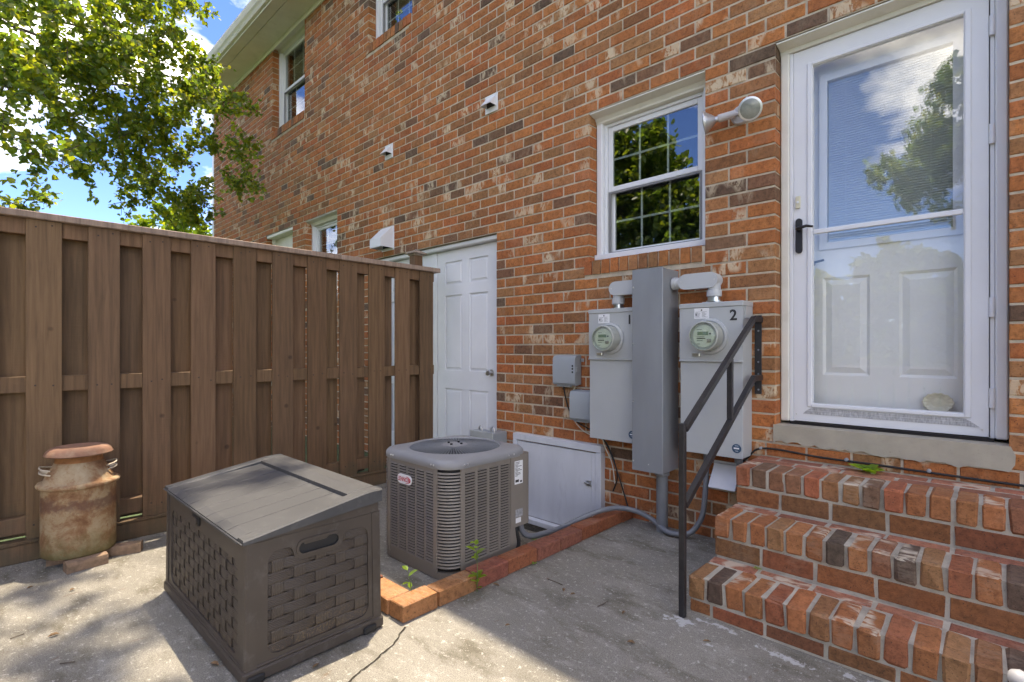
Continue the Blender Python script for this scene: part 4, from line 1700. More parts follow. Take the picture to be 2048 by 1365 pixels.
# badge with lettering
bg = sub('badge', ac)
m = MB()
m.prism(stadium(-2.33, .463, .128, .050, 8), onY(AY0 - .0045), 0, .006)
m.build('badge_plate', PAPER, bg)
text('badge_lettering', 'LENNOX', .033, RED, bg, lambda u, v, d: (-2.335 + u * .80, AY0 - .0106 - d * .4, .462 + v), .0008, bold=.0006)
m = MB()
oc = [(-2.33 + .058 * math.cos(R(a)) + .0, .463 + .021 * math.sin(R(a))) for a in range(-75, 66, 10)]
ic = [(-2.33 + .049 * math.cos(R(a)), .463 + .019 * math.sin(R(a))) for a in range(-75, 66, 10)]
for k in range(len(oc) - 1):
    m.prism([oc[k], oc[k + 1], ic[k + 1], ic[k]], onY(AY0 - .0105), 0, .001)
m.build('badge_stroke', RED, bg)

# ================================================================== brick kerb round the condenser
kerb = thing('brick_kerb', (-1.885, 2.1, 0), 'low kerb of red bricks laid flat around the condenser bed', 'kerb')
rk = random.Random(31)
KP = [((0.30, 0.105, 0.05), 3), ((0.24, 0.085, 0.055), 3), ((0.19, 0.075, 0.055), 2), ((0.36, 0.16, 0.06), 1)]


def solid_brick(parent, x0, x1, y0, y1, z0, z1, col, mat=BRICK_STEP, r=rk, c=.004, jit=.0025):
    m = MB()
    m.cc = col
    m.box(x0, x1, y0, y1, z0, z1, c=c)
    m.v = [(x + r.uniform(-jit, jit), y + r.uniform(-jit, jit), z + r.uniform(-jit, jit) * .7) for x, y, z in m.v]
    return m.build('brick', mat, parent)


ys = [1.255, 1.455, 1.690, 1.910, 2.137, 2.340, 2.553, 2.790, 3.010, 3.135]
for i in range(len(ys) - 1):
    g = .010 if i == 0 else .004
    col = brick_col(rk, KP, .0)
    if i < 2:
        col = (.34, .155, .065, .12)  # first bricks tinted orange to imitate sunlight on them
    solid_brick(kerb, -1.930 + rk.uniform(-.004, .004), -1.833 + rk.uniform(-.005, .005), ys[i] + g / 2, ys[i + 1] - g / 2 - .002, 0.001, .074 + rk.uniform(-.004, .003), col)
for i in range(4):
    xb = -1.942 - i * .215
    solid_brick(kerb, xb - .205, xb, 1.258, 1.372, .001, .072 + rk.uniform(-.003, .003), (.40, .19, .09, .1) if i == 0 else brick_col(rk, KP, 0))  # corner brick coloured lighter and warmer, as if sunlit

# ================================================================== brick steps
steps = thing('brick_steps', (-.2, 2.65, 0), 'three brick steps with rowlock treads leading to the storm door', 'steps')
SX0, SX1 = -1.0, .74
SP = [((0.35, 0.140, 0.058), 36), ((0.32, 0.110, 0.055), 22), ((0.30, 0.145, 0.066), 22), ((0.26, 0.115, 0.062), 14), ((0.18, 0.100, 0.062), 7), ((0.115, 0.078, 0.056), 3)]
rst = random.Random(14)
tiers = [(2.20, 2.452, 0.0, .168), (2.480, 2.728, .175, .362), (2.752, 3.145, .369, .556)]
for ti, (yf_, yb_, zb_, zt) in enumerate(tiers):
    quick('mortar_core', MORTAR_STEP, steps, (SX0 + .007, SX1 - .007, yf_ + .006, 3.144, zb_ - .012 if ti else 0, zt - .006))
    # stretcher course
    x = SX0 - (.105, .0, .0)[ti] + (.0 if ti != 1 else -.0)
    first = True
    zr = zt - .102            # joint between courses
    while x < SX1:
        L = .2045
        if ti == 0 and first:
            L = .194
        a, b_ = max(x, SX0), min(x + L, SX1)
        if b_ - a > .03:
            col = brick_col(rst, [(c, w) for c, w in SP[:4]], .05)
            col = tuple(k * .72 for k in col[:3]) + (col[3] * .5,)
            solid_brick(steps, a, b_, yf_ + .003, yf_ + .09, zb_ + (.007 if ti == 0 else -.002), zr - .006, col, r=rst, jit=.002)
        x += L + .012
        first = False
    # rowlock nosing: bricks on edge, long side running back
    x = SX0
    while x < SX1 - .02:
        w = .0665 + rst.uniform(-.002, .002)
        b_ = min(x + w, SX1)
        col = brick_col(rst, SP, .26)
        solid_brick(steps, x, b_, yf_ - .004 + rst.uniform(-.005, .004), yf_ + .192 + rst.uniform(-.004, .003), zr + .005, zt + rst.uniform(-.003, .003), col, r=rst, c=.007, jit=.0042)
        x = b_ + .0118 + rst.uniform(-.0015, .0015)
    # strip of stretchers closing the tread
    rows = 1 if ti < 2 else 2
    for rr in range(rows):
        ya = yf_ + .203 + rr * .095
        yb2 = (yb_ + .022) if ti < 2 else ya + .085
        x = SX0 + (.0 if rr == 0 else -.1)
        while x < SX1:
            a, b_ = max(x, SX0), min(x + .2045, SX1)
            if b_ - a > .03:
                solid_brick(steps, a, b_, ya, yb2, zt - .05, zt - .003 + rst.uniform(-.002, .002), brick_col(rst, [((.36, .15, .09), 3), ((.30, .12, .075), 2)], .4), r=rst, c=.005, jit=.0025)
            x += .2165

# ================================================================== handrail
rail = thing('handrail', (-.99, 2.6, 0), 'black iron handrail beside the brick steps, fixed to the wall', 'handrail')
RX = -1.003
quick('post', IRON, rail, (-1.018, -.992 + .0, 2.127, 2.153, -.002, .842), c=.002)
m = MB()
m.bar((RX, 2.155, .815), (RX, 3.03, 1.338), .026, .026)
m.build('top_rail', IRON, rail)
m = MB()
m.bar((RX, 2.155, .482), (RX, 3.03, 1.005), .026, .026)
m.build('lower_rail', IRON, rail)
m = MB()
t = (2.68 - 2.155) / (3.03 - 2.155)
m.box(RX - .0125, RX + .0125, 2.668, 2.693, .482 + t * .523 + .012, .815 + t * .523 - .012)
m.build('baluster', IRON, rail)
quick('bracket', IRON, rail, (RX - .013, RX + .013, 3.02, D - .008, 1.318, 1.350), c=.002)
quick('bracket', IRON, rail, (RX - .013, RX + .013, 3.02, D - .008, .985, 1.017), c=.002)
quick('wall_plate', IRON, rail, (-1.036, -.998, D - .0085, D - .0025, .905, 1.36), c=.001)
m = MB()
for z in (1.27, 1.16, 1.09, 1.02, .93):
    m.lathe([(.006, 0), (.004, .004), (0, .0045)], (-1.015, D - .0087, z), 8, 'y')
m.build('screw', GALV_D, rail)

# ================================================================== electric meters
def meter(x0, x1, zt, zb_, num, cxm, cz, lab):
    t = thing('electric_meter', ((x0 + x1) / 2, 3.0, zb_), lab, 'electric meter', 'electric meters on the brick wall')
    y0 = 3.0
    zm = 1.10
    quick('enclosure', GREY, t, (x0 + .003, x1 - .003, y0 + .006, D + .004, zb_ + .002, zt - .012), c=.003)
    m = MB()
    m.plate(rect(x0, x1, zm, zt - .03), [circle(cxm + .012, cz, .088, 36)], onY(y0 + .0058), 0, .010)
    m.build('upper_cover', GREY, t)
    quick('lower_cover', GREY, t, (x0 + .002, x1 - .002, y0 + .0015, y0 + .0057, zb_, zm - .012), c=.002)
    quick('cover_lip', GREY, t, (x0 - .004, x1 + .002, y0 - .012, y0 + .0056, zm - .011, zm - .0005), c=.003)
    quick('top_hood', GREY, t, (x0 - .004, x1 + .004, y0 - .010, D + .004, zt - .0295, zt), c=.004)
    quick('side_flap', GREY, t, (x1 - .0028, x1 + .002, y0 + .035, D, zt - .10, zt - .03), c=.001)
    # meter socket ring and the glass meter
    mt = sub('meter_dial', t)
    c = (cxm + .012, y0 - .004, cz)
    m = MB()
    m.lathe([(.088, -.004), (.106, -.004), (.108, .002), (.105, .014), (.092, .018), (.086, .012)], c, 44, 'y')
    m.build('socket_ring', GREY, mt, auto=40)
    m = MB()
    m.lathe([(.083, 0), (.083, .085), (.086, .09), (.086, .097), (.080, .100), (.078, .098), (.078, .08)], c, 44, 'y')
    m.build('meter_can', METERCAN, mt, auto=40)
    m = MB()
    m.lathe([(.0775, .0805), (.0775, .082), (0, .0823)], c, 40, 'y')
    m.build('back_plate', METERCAN, mt)
    yf_ = c[1] - .0835
    m = MB()
    face = [(.064 * math.cos(R(a)), .064 * math.sin(R(a))) for a in list(range(-62, 241, 12))]
    face += [(-.02, -.066), (.012, -.062)]
    m.prism([(c[0] + u, cz + v) for u, v in circle(0, 0, .064, 36)], onY(yf_), 0, .002)
    m.build('dial_face', METERFACE, mt)
    quick('display', LCD, mt, (c[0] - .038, c[0] + .026, yf_ - .0035, yf_ - .0022, cz + .006, cz + .026))
    m = MB()
    rr = random.Random(num)
    for k, (w, zz) in enumerate(((.03, .038), (.045, -.004), (.05, -.012), (.05, -.015), (.034, -.026), (.02, -.045))):
        m.box(c[0] - .042, c[0] - .042 + w, yf_ - .003, yf_ - .0022, cz + zz - .0012, cz + zz + .0012)
    m.lathe([(.006, 0), (0, .001)], (c[0] + .036, yf_ - .0025, cz + .014), 12, 'y')
    m.build('dial_print', INK, mt)
    m = MB()
    m.box(c[0] + .018, c[0] + .044, yf_ - .010, yf_ - .0022, cz - .036, cz - .016, c=.003)
    m.build('optical_port', plain('port grey', (.25, .24, .20), .4), mt)
    m = MB()
    m.lathe([(.0795, .1), (.075, .108), (0, .110)], c, 40, 'y')
    m.build('glass_cover', GLASS_M, mt, auto=60)
    # small fittings and print
    m = MB()
    m.box(cxm - .095, cxm - .05, y0 - .011, y0 - .0045, 1.118, 1.143, c=.003)
    m.box(cxm - .058, cxm - .045, y0 - .022, y0 - .0045, 1.120, 1.141, c=.002)
    m.build('latch', STEEL, t)
    lx = cxm - .038
    quick('notice', PAPER, t, (lx - .045, lx + .045, y0 - .0056, y0 - .0045, cz + .106, cz + .168))
    m = MB()
    m.lathe([(.005, 0), (0, .001)], (lx, y0 - .0057, cz + .157), 10, 'y')
    for k in range(8):
        zz = cz + .147 - k * .0045
        for (a, b_) in ((-.038, rr.uniform(-.02, -.004)), (.003, rr.uniform(.018, .038))):
            if k == 0:
                a, b_ = -.036, .032
            m.box(lx + a, lx + b_, y0 - .0062, y0 - .0057, zz - .0005, zz + .0005)
            if k == 0:
                break
    m.box(lx - .036, lx - .030, y0 - .0066, y0 - .0057, cz + .124, cz + .137)
    m.build('notice_print', INK, t)
    text('number', str(num), .085, INK, t, lambda u, v, d: (x1 - .052 + u, y0 - .0045 - d * .4, zt - .083 + v), .001, bold=.002)
    st = sub('maker_sticker', t)
    m = MB()
    m.lathe([(.026, 0), (.026, .0012), (0, .0012)], (x1 - .036, y0 + .0014, zb_ + .058), 28, 'y')
    m.build('sticker_disc', BLUE, st)
    m = MB()
    m.box(x1 - .05, x1 - .022, y0 - .0008, y0 + .0001, zb_ + .055, zb_ + .063)
    m.prism([(x1 - .054, zb_ + .059), (x1 - .046, zb_ + .064), (x1 - .046, zb_ + .054)], onY(y0 + .0001), 0, .0012)
    m.box(x1 - .046, x1 - .026, y0 - .0008, y0 + .0001, zb_ + .072, zb_ + .074)
    m.box(x1 - .044, x1 - .028, y0 - .0008, y0 + .0001, zb_ + .043, zb_ + .045)
    m.build('sticker_print', PAPER, st)
    return t


meter(-2.097, -1.722, 1.440, .542, 1, -1.935, 1.236, 'grey electric meter box left of the tall trough, numbered 1')
m2 = meter(-1.425, -1.051, 1.440, .541, 2, -1.250, 1.240, 'grey electric meter box numbered 2, behind the black handrail')
m = MB()
m.tube([(-1.10, 3.07, .5405), (-1.10, 3.07, .505), (-1.10, 3.07, .50), (-1.10, 3.07, .47)], [.022, .022, .013, .011], 14)
m.build('bottom_nipple', GALV_D, m2, auto=40)
quick('hub_plate', GREY, m2, (-1.30, -1.19, 3.03, 3.12, 1.4405, 1.447), c=.002)

trough = thing('wire_trough', (-1.61, 3.0, .39), 'tall narrow grey metal wire trough between the two meter boxes', 'wire trough')
quick('body', GALV, trough, (-1.712, -1.509, 2.945, D + .004, .392, 1.668), c=.002)
quick('cover', GALV, trough, (-1.717, -1.504, 2.930, 2.9445, .390, 1.672), c=.0025)
m = MB()
for z in (1.56, 1.2, .83, .45):
    m.lathe([(.006, 0), (.005, .003), (0, .004)], (-1.708, 2.9298, z), 10, 'y')
m.lathe([(.004, 0), (0, .002)], (-1.60, 2.9298, .44), 8, 'y')
m.build('screw', STEEL, trough)
pipe = thing('conduit_pipe', (-1.566, 3.04, 0), 'thick grey steel conduit rising from the concrete into the trough', 'pipe')
m = MB()
m.tube([(-1.562, 3.035, -.01), (-1.562, 3.035, .37)], .036, 22)
m.build('pipe_body', GALV_D, pipe, auto=40)
m = MB()
m.lathe([(.040, .36), (.046, .365), (.046, .384), (.038, .3895)], (-1.562, 3.035, 0), 22)
m.build('locknut', GALV_D, pipe, auto=40)


def conduit_body(x0, x1, zc, xdown, zdown, lab, yc=3.07):
    """LB fitting: long stadium body with a cover, elbow going down"""
    t = thing('conduit_fitting', (xdown, yc, zdown), lab, 'conduit fitting', 'grey conduit fittings above the meters')
    h = .094
    m = MB()
    m.prism(stadium((x0 + x1) / 2, zc, x1 - x0, h - .006, 10), onY(yc + .035), 0, .072)
    m.build('body', PVC, t, auto=40)
    m = MB()
    m.prism(stadium((x0 + x1) / 2, zc, x1 - x0, h, 10), onY(yc - .0375), 0, .006)
    m.build('cover', PVC, t, auto=40)
    m = MB()
    for x in (x0 + .02, x1 - .02):
        m.lathe([(.005, 0), (.004, .002), (0, .003)], (x, yc - .044, zc), 8, 'y')
    m.build('screw', STEEL, t)
    m = MB()
    m.lathe([(.037, zdown + .028), (.037, zc)], (xdown, yc, 0), 20)
    m.build('hub', PVC, t, auto=40)
    m = MB()
    m.lathe([(.040, zdown + .032), (.043, zdown + .034), (.043, zdown + .07), (.038, zdown + .072)], (xdown, yc, 0), 20)
    m.build('coupling', PVC, t, auto=40)
    m = MB()
    m.lathe([(.037, zdown), (.037, zdown + .0319)], (xdown, yc, 0), 20)
    m.lathe([(.046, zdown), (.046, zdown + .008), (.037, zdown + .0085)], (xdown, yc, 0), 20)
    m.build('nipple', STEEL, t, auto=40)
    return t


conduit_body(-1.955, -1.713, 1.578, -1.905, 1.4405, 'grey conduit fitting over the first meter box, left of the trough')
c2_ = conduit_body(-1.452, -1.205, 1.578, -1.243, 1.4475, 'grey conduit fitting over the second meter box, right of the trough')
m = MB()
m.tube([(-1.5025, 3.07, 1.578), (-1.475, 3.07, 1.578), (-1.475, 3.07, 1.578), (-1.44, 3.07, 1.578)], [.040, .040, .036, .036], 20)
m.build('collar', PVC, c2_, auto=40)

# telephone boxes
def tele(x0, x1, z0, z1, y0, lab):
    t = thing('telephone_box', ((x0 + x1) / 2, D, z0), lab, 'junction box', 'telephone junction boxes on the wall')
    quick('back_plate', TELE, t, (x0 + .004, x1 - .002, y0 + .05, D - .0005, z0 + .004, z1 + .002), c=.004)
    m = MB()
    m.prism([(y0 + .0495, z0), (y0 + .012, z0), (y0, z0 + .016), (y0, z1 - .028), (y0 + .012, z1 - .008), (y0 + .0495, z1)], lambda u, v, d: (d, u, v), x0, x1)
    m.build('cover', TELE, t, auto=35)
    m = MB()
    m.box(x1 + .0002, x1 + .024, D - .012, D - .002, z1 - .05, z1 - .025, c=.002)
    m.build('mounting_tab', TELE, t)
    quick('cable_clip', TELE, t, (x0 + .02, x1 - .06, y0 + .02, y0 + .05, z0 - .014, z0 - .0005), c=.004)
    return t


t1 = tele(-2.478, -2.270, .893, 1.118, 3.062, 'small grey telephone box on the bricks, the upper of two')
m = MB()
for dz in (.10, .125, .146):
    m.lathe([(.008, 0), (0, .0008)], (-2.292, 3.0618, .893 + dz), 10, 'y')
m.build('lock_hole', BLACK, t1)
quick('latch_tab', TELE, t1, (-2.2698, -2.262, 3.07, 3.10, .985, 1.03), c=.003)
tele(-2.318, -2.106, .640, .860, 3.062, 'small grey telephone box tucked beside the first meter, lower of two')


def cable(name, pts, r, mat, lab, cat='cable', group=None):
    # Catmull-Rom through the points
    P_ = [Vector(p) for p in pts]
    P_ = [P_[0] * 2 - P_[1]] + P_ + [P_[-1] * 2 - P_[-2]]
    out = []
    for i in range(1, len(P_) - 2):
        for s in range(7):
            t = s / 7
            a, b_, c, d = P_[i - 1], P_[i], P_[i + 1], P_[i + 2]
            out.append(.5 * ((2 * b_) + (c - a) * t + (2 * a - 5 * b_ + 4 * c - d) * t * t + (3 * b_ - a - 3 * c + d) * t ** 3))
    out.append(P_[-2])
    m = MB()
    m.tube(out, r, 9)
    return tag(m.build(name, mat, None, auto=50), lab, cat, group)


cable('cream_cable', [(-2.30, 3.11, .885), (-2.345, 3.12, .82), (-2.36, 3.125, .74), (-2.33, 3.125, .64), (-2.24, 3.125, .56), (-2.12, 3.125, .525), (-2.06, 3.11, .515), (-2.035, 3.10, .47), (-1.985, 3.115, .36), (-1.965, 3.12, .22)], .0042, CABLE_W, 'thin cream cable looping from the telephone box past the hatch')
cable('black_cable', [(-2.415, 3.115, .885), (-2.405, 3.125, .80), (-2.37, 3.128, .70), (-2.30, 3.13, .62), (-2.2, 3.13, .58), (-2.10, 3.13, .54), (-2.03, 3.12, .48), (-1.955, 3.115, .34), (-1.89, 3.12, .16), (-1.845, 3.12, .03)], .0052, CABLE_B, 'black cable hanging from the upper telephone box down to the kerb')
cable('black_cable', [(-2.04, 3.125, .50), (-1.99, 3.12, .42), (-1.955, 3.12, .33), (-1.95, 3.125, .25), (-1.985, 3.13, .16)], .0048, CABLE_B, 'short black cable curling beside the hatch frame')
cable('grey_conduit', [(-1.99, 2.165, .168), (-1.992, 2.19, .11), (-2.0, 2.27, .065), (-2.01, 2.40, .045), (-1.995, 2.55, .045), (-1.955, 2.68, .075), (-1.89, 2.80, .112), (-1.83, 2.93, .118), (-1.74, 3.01, .10), (-1.64, 3.045, .06), (-1.50, 2.985, .028), (-1.40, 3.02, .030), (-1.355, 3.05, .065), (-1.318, 3.075, .15), (-1.305, 3.085, .28), (-1.30, 3.09, .42), (-1.30, 3.09, .544)], .0165, PVC_D, 'grey flexible conduit snaking from the condenser over the kerb to the meter', 'conduit')
cable('black_hose', [(-1.985, 2.115, .165), (-1.975, 2.125, .12), (-1.972, 2.13, .06), (-1.985, 2.10, .012)], .0115, CABLE_B, 'short black hose dropping from the condenser corner to the bed', 'hose')
cable('wall_cable', [(-1.10, 3.07, .545), (-1.105, 3.10, .50), (-1.07, 3.13, .53), (-1.02, 3.137, .585), (-.92, 3.14, .598), (-.7, 3.14, .585), (-.45, 3.14, .583), (-.2, 3.14, .578), (.1, 3.14, .574), (.74, 3.14, .57)], .0055, CABLE_B, 'thin black cable clipped along the wall above the top step')

for (x, lab) in ((-1.0, 'left end'), (-.58, 'middle'), (-.245, 'right end')):
    m = MB()
    m.lathe([(.009, 0), (.009, .016), (.006, .02), (0, .021)], (x, D - .001, .594 - .01 * (x + 1)), 10, 'y')
    tag(m.build('cable_clip', TELE), 'small grey clip holding the black cable under the door sill, ' + lab, 'clip', 'cable clips')

dis = thing('disconnect_box', (-3.18, 3.1, .2), 'small grey disconnect box on the wall behind the condenser', 'electrical box')
quick('box', TELE, dis, (-3.150, -3.045, 2.985, D - .002, .20, .462), c=.004)
quick('cover', plain('pale grey cover', (.42, .44, .42), .45), dis, (-3.325, -3.045, 2.972, 2.984, .20, .466), c=.004)
quick('side', TELE, dis, (-3.32, -3.152, 2.985, D - .06, .20, .462), c=.004)
for xx in (-3.25, -3.10):
    m = MB()
    m.tube([(xx - .02, 3.03, .461), (xx - .018, 3.03, .492), (xx, 3.03, .505), (xx + .018, 3.03, .492), (xx + .02, 3.03, .461)], .006, 8)
    m.build('clip', STEEL, dis, auto=50)

# ================================================================== vents on the wall
def small_vent(xc, zb_, lab):
    t = thing('wall_vent', (xc, D, zb_), lab, 'vent', 'vent hoods on the brick wall')
    w, h, dp = .155, .155, .075
    x0, x1 = xc - w / 2, xc + w / 2
    quick('flange', WHITE, t, (x0, x1, D - .008, D - .001, zb_, zb_ + h), c=.002)
    a, b_ = x0 + .018, x1 - .018
    zt, zl = zb_ + h - .02, zb_ + .045
    m = MB()
    yo = D - .0082
    vs = [(a, yo, zt), (b_, yo, zt), (b_, yo - dp, zl), (a, yo - dp, zl), (a, yo, zl), (b_, yo, zl), (a + .003, yo, zt - .006), (b_ - .003, yo, zt - .006), (b_ - .003, yo - dp + .006, zl), (a + .003, yo - dp + .006, zl)]
    m.add(vs, [(0, 3, 2, 1), (0, 4, 3), (1, 2, 5), (6, 7, 8, 9), (3, 9, 8, 2)])
    m.build('hood', WHITE, t, fix=False)
    quick('opening', DARK, t, (a + .006, b_ - .006, D - .0098, D - .0084, zl - .0, zt - .02))
    return t


small_vent(-3.235, 3.238, 'small white vent hood high on the wall, nearer the window')
small_vent(-4.84, 3.238, 'small white vent hood high on the wall above the fence corner')


def big_vent(xc, zb_, w, h, dp, lip, lab, worn=False):
    t = thing('wall_vent', (xc, D, zb_), lab, 'vent', 'vent hoods on the brick wall')
    mt = HATCH_W if worn else WHITE
    x0, x1 = xc - w / 2, xc + w / 2
    quick('flange', mt, t, (x0 - .012, x1 + .012, D - .008, D - .001, zb_ - .01, zb_ + h), c=.002)
    m = MB()
    y0 = D - .0083
    prof = [(y0, zb_ + h - .012), (y0 - .02, zb_ + h - .014), (y0 - dp, zb_ + lip), (y0 - dp, zb_ + .01)]
    th = .003
    n_ = len(prof)
    vs = [(x0, y, z) for y, z in prof] + [(x1, y, z) for y, z in prof] + [(x0 + th, y + th, z - th) for y, z in prof] + [(x1 - th, y + th, z - th) for y, z in prof]
    fs = [(k, k + 1, n_ + k + 1, n_ + k) for k in range(n_ - 1)] + [(2 * n_ + k, 3 * n_ + k, 3 * n_ + k + 1, 2 * n_ + k + 1) for k in range(n_ - 1)]
    m.add(vs, fs)
    for x in (x0, x1):
        m.add([(x, y0, zb_ + h - .012)] + [(x, y, z) for y, z in prof[1:]] + [(x, y0, zb_ + .01)], [(0, 1, 2, 3, 4)])
    m.build('hood', mt, t, fix=False)
    quick('damper', DARK, t, (x0 + .02, x1 - .02, D - .011, D - .0086, zb_ + .02, zb_ + h - .05))
    return t


big_vent(-4.86, 2.245, .215, .25, .155, .10, 'large white vent hood on the wall just above the fence post')
big_vent(-1.185, .335, .155, .150, .115, .012, 'weathered white dryer vent low on the wall beside the steps', True)

# ================================================================== floodlight
fl = thing('floodlight', (-1.10, D, 2.54), 'twin head outdoor floodlight on the wall between window and door', 'floodlight')
FLP = plain('weathered lamp paint', (0.46, 0.44, 0.43), .55, var=.08, scale=20, dirt=((0.35, 0.31, 0.27), 20, .55, .8, .6))
m = MB()
m.lathe([(.056, 0), (.056, .012), (.050, .02), (0, .022)], (-1.115, D - .001, 2.552), 28, 'y')
m.build('base_plate', FLP, fl, auto=40)
m = MB()
m.lathe([(.012, 0), (.012, .006), (0, .007)], (-1.112, D - .0232, 2.562), 12, 'y')
m.build('centre_screw', BRONZE, fl)


def lamp(p0, aim, sockl, rr):
    hd = sub('lamp_head', fl)
    aim = Vector(aim).normalized()
    rot = aim.to_track_quat('Z', 'Y').to_matrix()
    p0 = Vector(p0)

    def part(nm, prof, mat, n=26):
        m = MB()
        m.lathe(prof, (0, 0, 0), n)
        m.v = [tuple(p0 + rot @ Vector(q)) for q in m.v]
        m.build(nm, mat, hd, auto=40)
    part('socket', [(.019, 0), (.022, .004), (.023, sockl - .004), (.019, sockl)], FLP)
    part('lamp_neck', [(.017, sockl + .0005), (.017, sockl + .012), (.020, sockl + .016)], SILV)
    h = sockl + .016
    part('reflector', [(.020, h + .0005), (.030, h + .012), (.046, h + .032), (rr - .002, h + .054), (rr, h + .058), (rr, h + .064), (rr - .004, h + .066)], SILV)
    part('lens', [(rr - .0045, h + .0625), (rr - .012, h + .0665), (0, h + .070)], LENS)


m = MB()
m.tube([(-1.115, D - .023, 2.555), (-1.135, D - .045, 2.553)], .010, 10)
m.tube([(-1.115, D - .023, 2.555), (-1.06, D - .052, 2.554)], .010, 10)
m.build('knuckle', FLP, fl, auto=50)
lamp((-1.13, D - .045, 2.553), (-.93, -.32, -.13), .098, .068)
lamp((-1.062, D - .052, 2.552), (.42, -.82, -.36), .03, .064)

# ================================================================== small plants
def leafpoly(base, d, up, L, W, mb, fold=.15):
    base, d, up = Vector(base), Vector(d).normalized(), Vector(up)
    s = d.cross(up).normalized()
    nrm = s.cross(d).normalized()
    pts = [base, base + d * L * .3 + s * W * .5 + nrm * W * fold, base + d * L * .7 + s * W * .38 + nrm * W * fold, base + d * L - nrm * L * .08,
           base + d * L * .7 - s * W * .38 + nrm * W * fold, base + d * L * .3 - s * W * .5 + nrm * W * fold]
    mb.add(pts, [(0, 1, 2, 3), (0, 3, 4, 5)])


def weed(x, y, z, h, nl, L, lab, seed, rosette=False, name='weed'):
    r = random.Random(seed)
    t = thing(name, (x, y, z), lab, 'weed')
    top = Vector((x + r.uniform(-.02, .02), y + r.uniform(-.02, .02), z + h))
    if not rosette:
        m = MB()
        b_ = Vector((x, y, z))
        m.tube([b_, b_.lerp(top, .5) + Vector((.004, .003, 0)), top], [.0024, .002, .001], 6)
        m.build('stem', STEM, t)
    for k in range(nl):
        m = MB()
        g = r.uniform(.8, 1.2)
        m.cc = (.16 * g, .27 * g, .04, 1)
        a = k * 2.4 + r.uniform(-.4, .4)
        f = k / max(1, nl - 1)
        if rosette:
            p = (x, y, z + .004 + .006 * r.random())
            d = (math.cos(a), math.sin(a), r.uniform(.1, .5))
        else:
            if .30 < f < .55 and nl > 8:
                f *= .55
            p = Vector((x, y, z)).lerp(top, .08 + .92 * f)
            d = (math.cos(a), math.sin(a), r.uniform(.0, .7))
        l = L * r.uniform(.7, 1.15)
        leafpoly(p, d, (0, 0, 1), l, l * .55, m)
        m.build('leaf', LEAF, t, fix=False)


weed(-1.822, 1.675, .0, .235, 16, .05, 'young leafy weed sprouting at the foot of the brick kerb', 3)
weed(-2.01, 1.43, .0, .125, 5, .05, 'tiny sprout behind the kerb corner beside the condenser', 4)
weed(-1.822, 2.09, .0, .018, 6, .026, 'tiny low weed in the joint along the kerb', 5, True)
weed(-.475, 3.06, .553, .03, 11, .085, 'leafy green weed growing on the top brick step', 6, True)
weed(-.80, 2.455, .165, .03, 5, .02, 'scrap of moss in the corner of the lowest tread', 8, True, 'moss')
weed(-2.06, 2.36, .0, .02, 4, .03, 'pale scrap of weed on the slab behind the condenser', 12, True)

# dry leaves and twigs scattered on the slab
rd = random.Random(77)
spots = [Zp(68, 1175), Zp(150, 1180), Zp(222, 1115), Zp(745, 1190), Zp(985, 1170), Zp(1130, 1180), Zp(1140, 1192), Zp(1250, 1225), Zp(1010, 1255), Zp(1270, 1290), Zp(420, 1330), Zp(120, 1270), Zp(1405, 1285), Zp(640, 1330)]
for i, p in enumerate(spots):
    m = MB()
    m.cc = (.22, .13, .06, 1)
    a = rd.uniform(0, 6.28)
    leafpoly((p[0], p[1], .006), (math.cos(a), math.sin(a), .05), (0, 0, 1), rd.uniform(.022, .045), rd.uniform(.010, .02), m, .3)
    tag(m.build('dry_leaf', DRYLEAF, None, fix=False), 'small dry brown leaf lying on the concrete', 'dry leaf', 'dry leaves scattered on the patio')
for i, (pa, pb) in enumerate(((Zp(1195, 1215), Zp(1215, 1205)), (Zp(120, 1330), Zp(150, 1326)), (Zp(20, 1280), Zp(48, 1270)), (Zp(1095, 1160), Zp(1125, 1172)))):
    m = MB()
    m.tube([(pa[0], pa[1], .004), ((pa[0] + pb[0]) / 2 + .004, (pa[1] + pb[1]) / 2, .006), (pb[0], pb[1], .004)], .002, 6)
    tag(m.build('twig', BARK), 'thin dark twig lying on the concrete', 'twig', 'twigs on the patio')

# grit gathered where the slab meets the fence
m = MB()
rg = random.Random(91)
for k in range(420):
    x, y = -3.855 + abs(rg.gauss(0, .10)), rg.uniform(-.7, .32)
    r0 = rg.uniform(.0025, .007)
    if x > -3.55:
        continue
    m.add([(x + r0, y, .001 + r0 * .5), (x, y + r0 * rg.uniform(.6, 1.1), .001 + r0 * .4), (x - r0 * rg.uniform(.7, 1.1), y, .001 + r0 * .5), (x, y - r0, .001 + r0 * .4), (x, y, .001 + r0), (x, y, .0012)], [(0, 1, 4), (1, 2, 4), (2, 3, 4), (3, 0, 4), (1, 0, 5), (2, 1, 5), (3, 2, 5), (0, 3, 5)])
tag(m.build('gravel', plain('grit', (.30, .27, .23), .95, var=.5, scale=90), None, fix=False), 'pale grit gathered at the foot of the fence', 'gravel', kind='stuff')

# pale pipe whose end pokes into the corner of the view
pp = thing('white_pipe', (.78, 1.08, 0), 'pale grey pipe slanting up from the ground in the near corner', 'pipe')
m = MB()
tip = Vector((.012, 1.24, .612))
foot = Vector((.78, 1.08, 0.0))
d = (tip - foot).normalized()
m.tube([foot, foot.lerp(tip, .5), tip - d * .016, tip - d * .006, tip], [.0165, .0165, .0165, .013, .004], 18)
m.build('pipe_body', plain('pale pipe', (.30, .30, .31), .5, var=.03), pp, auto=60)

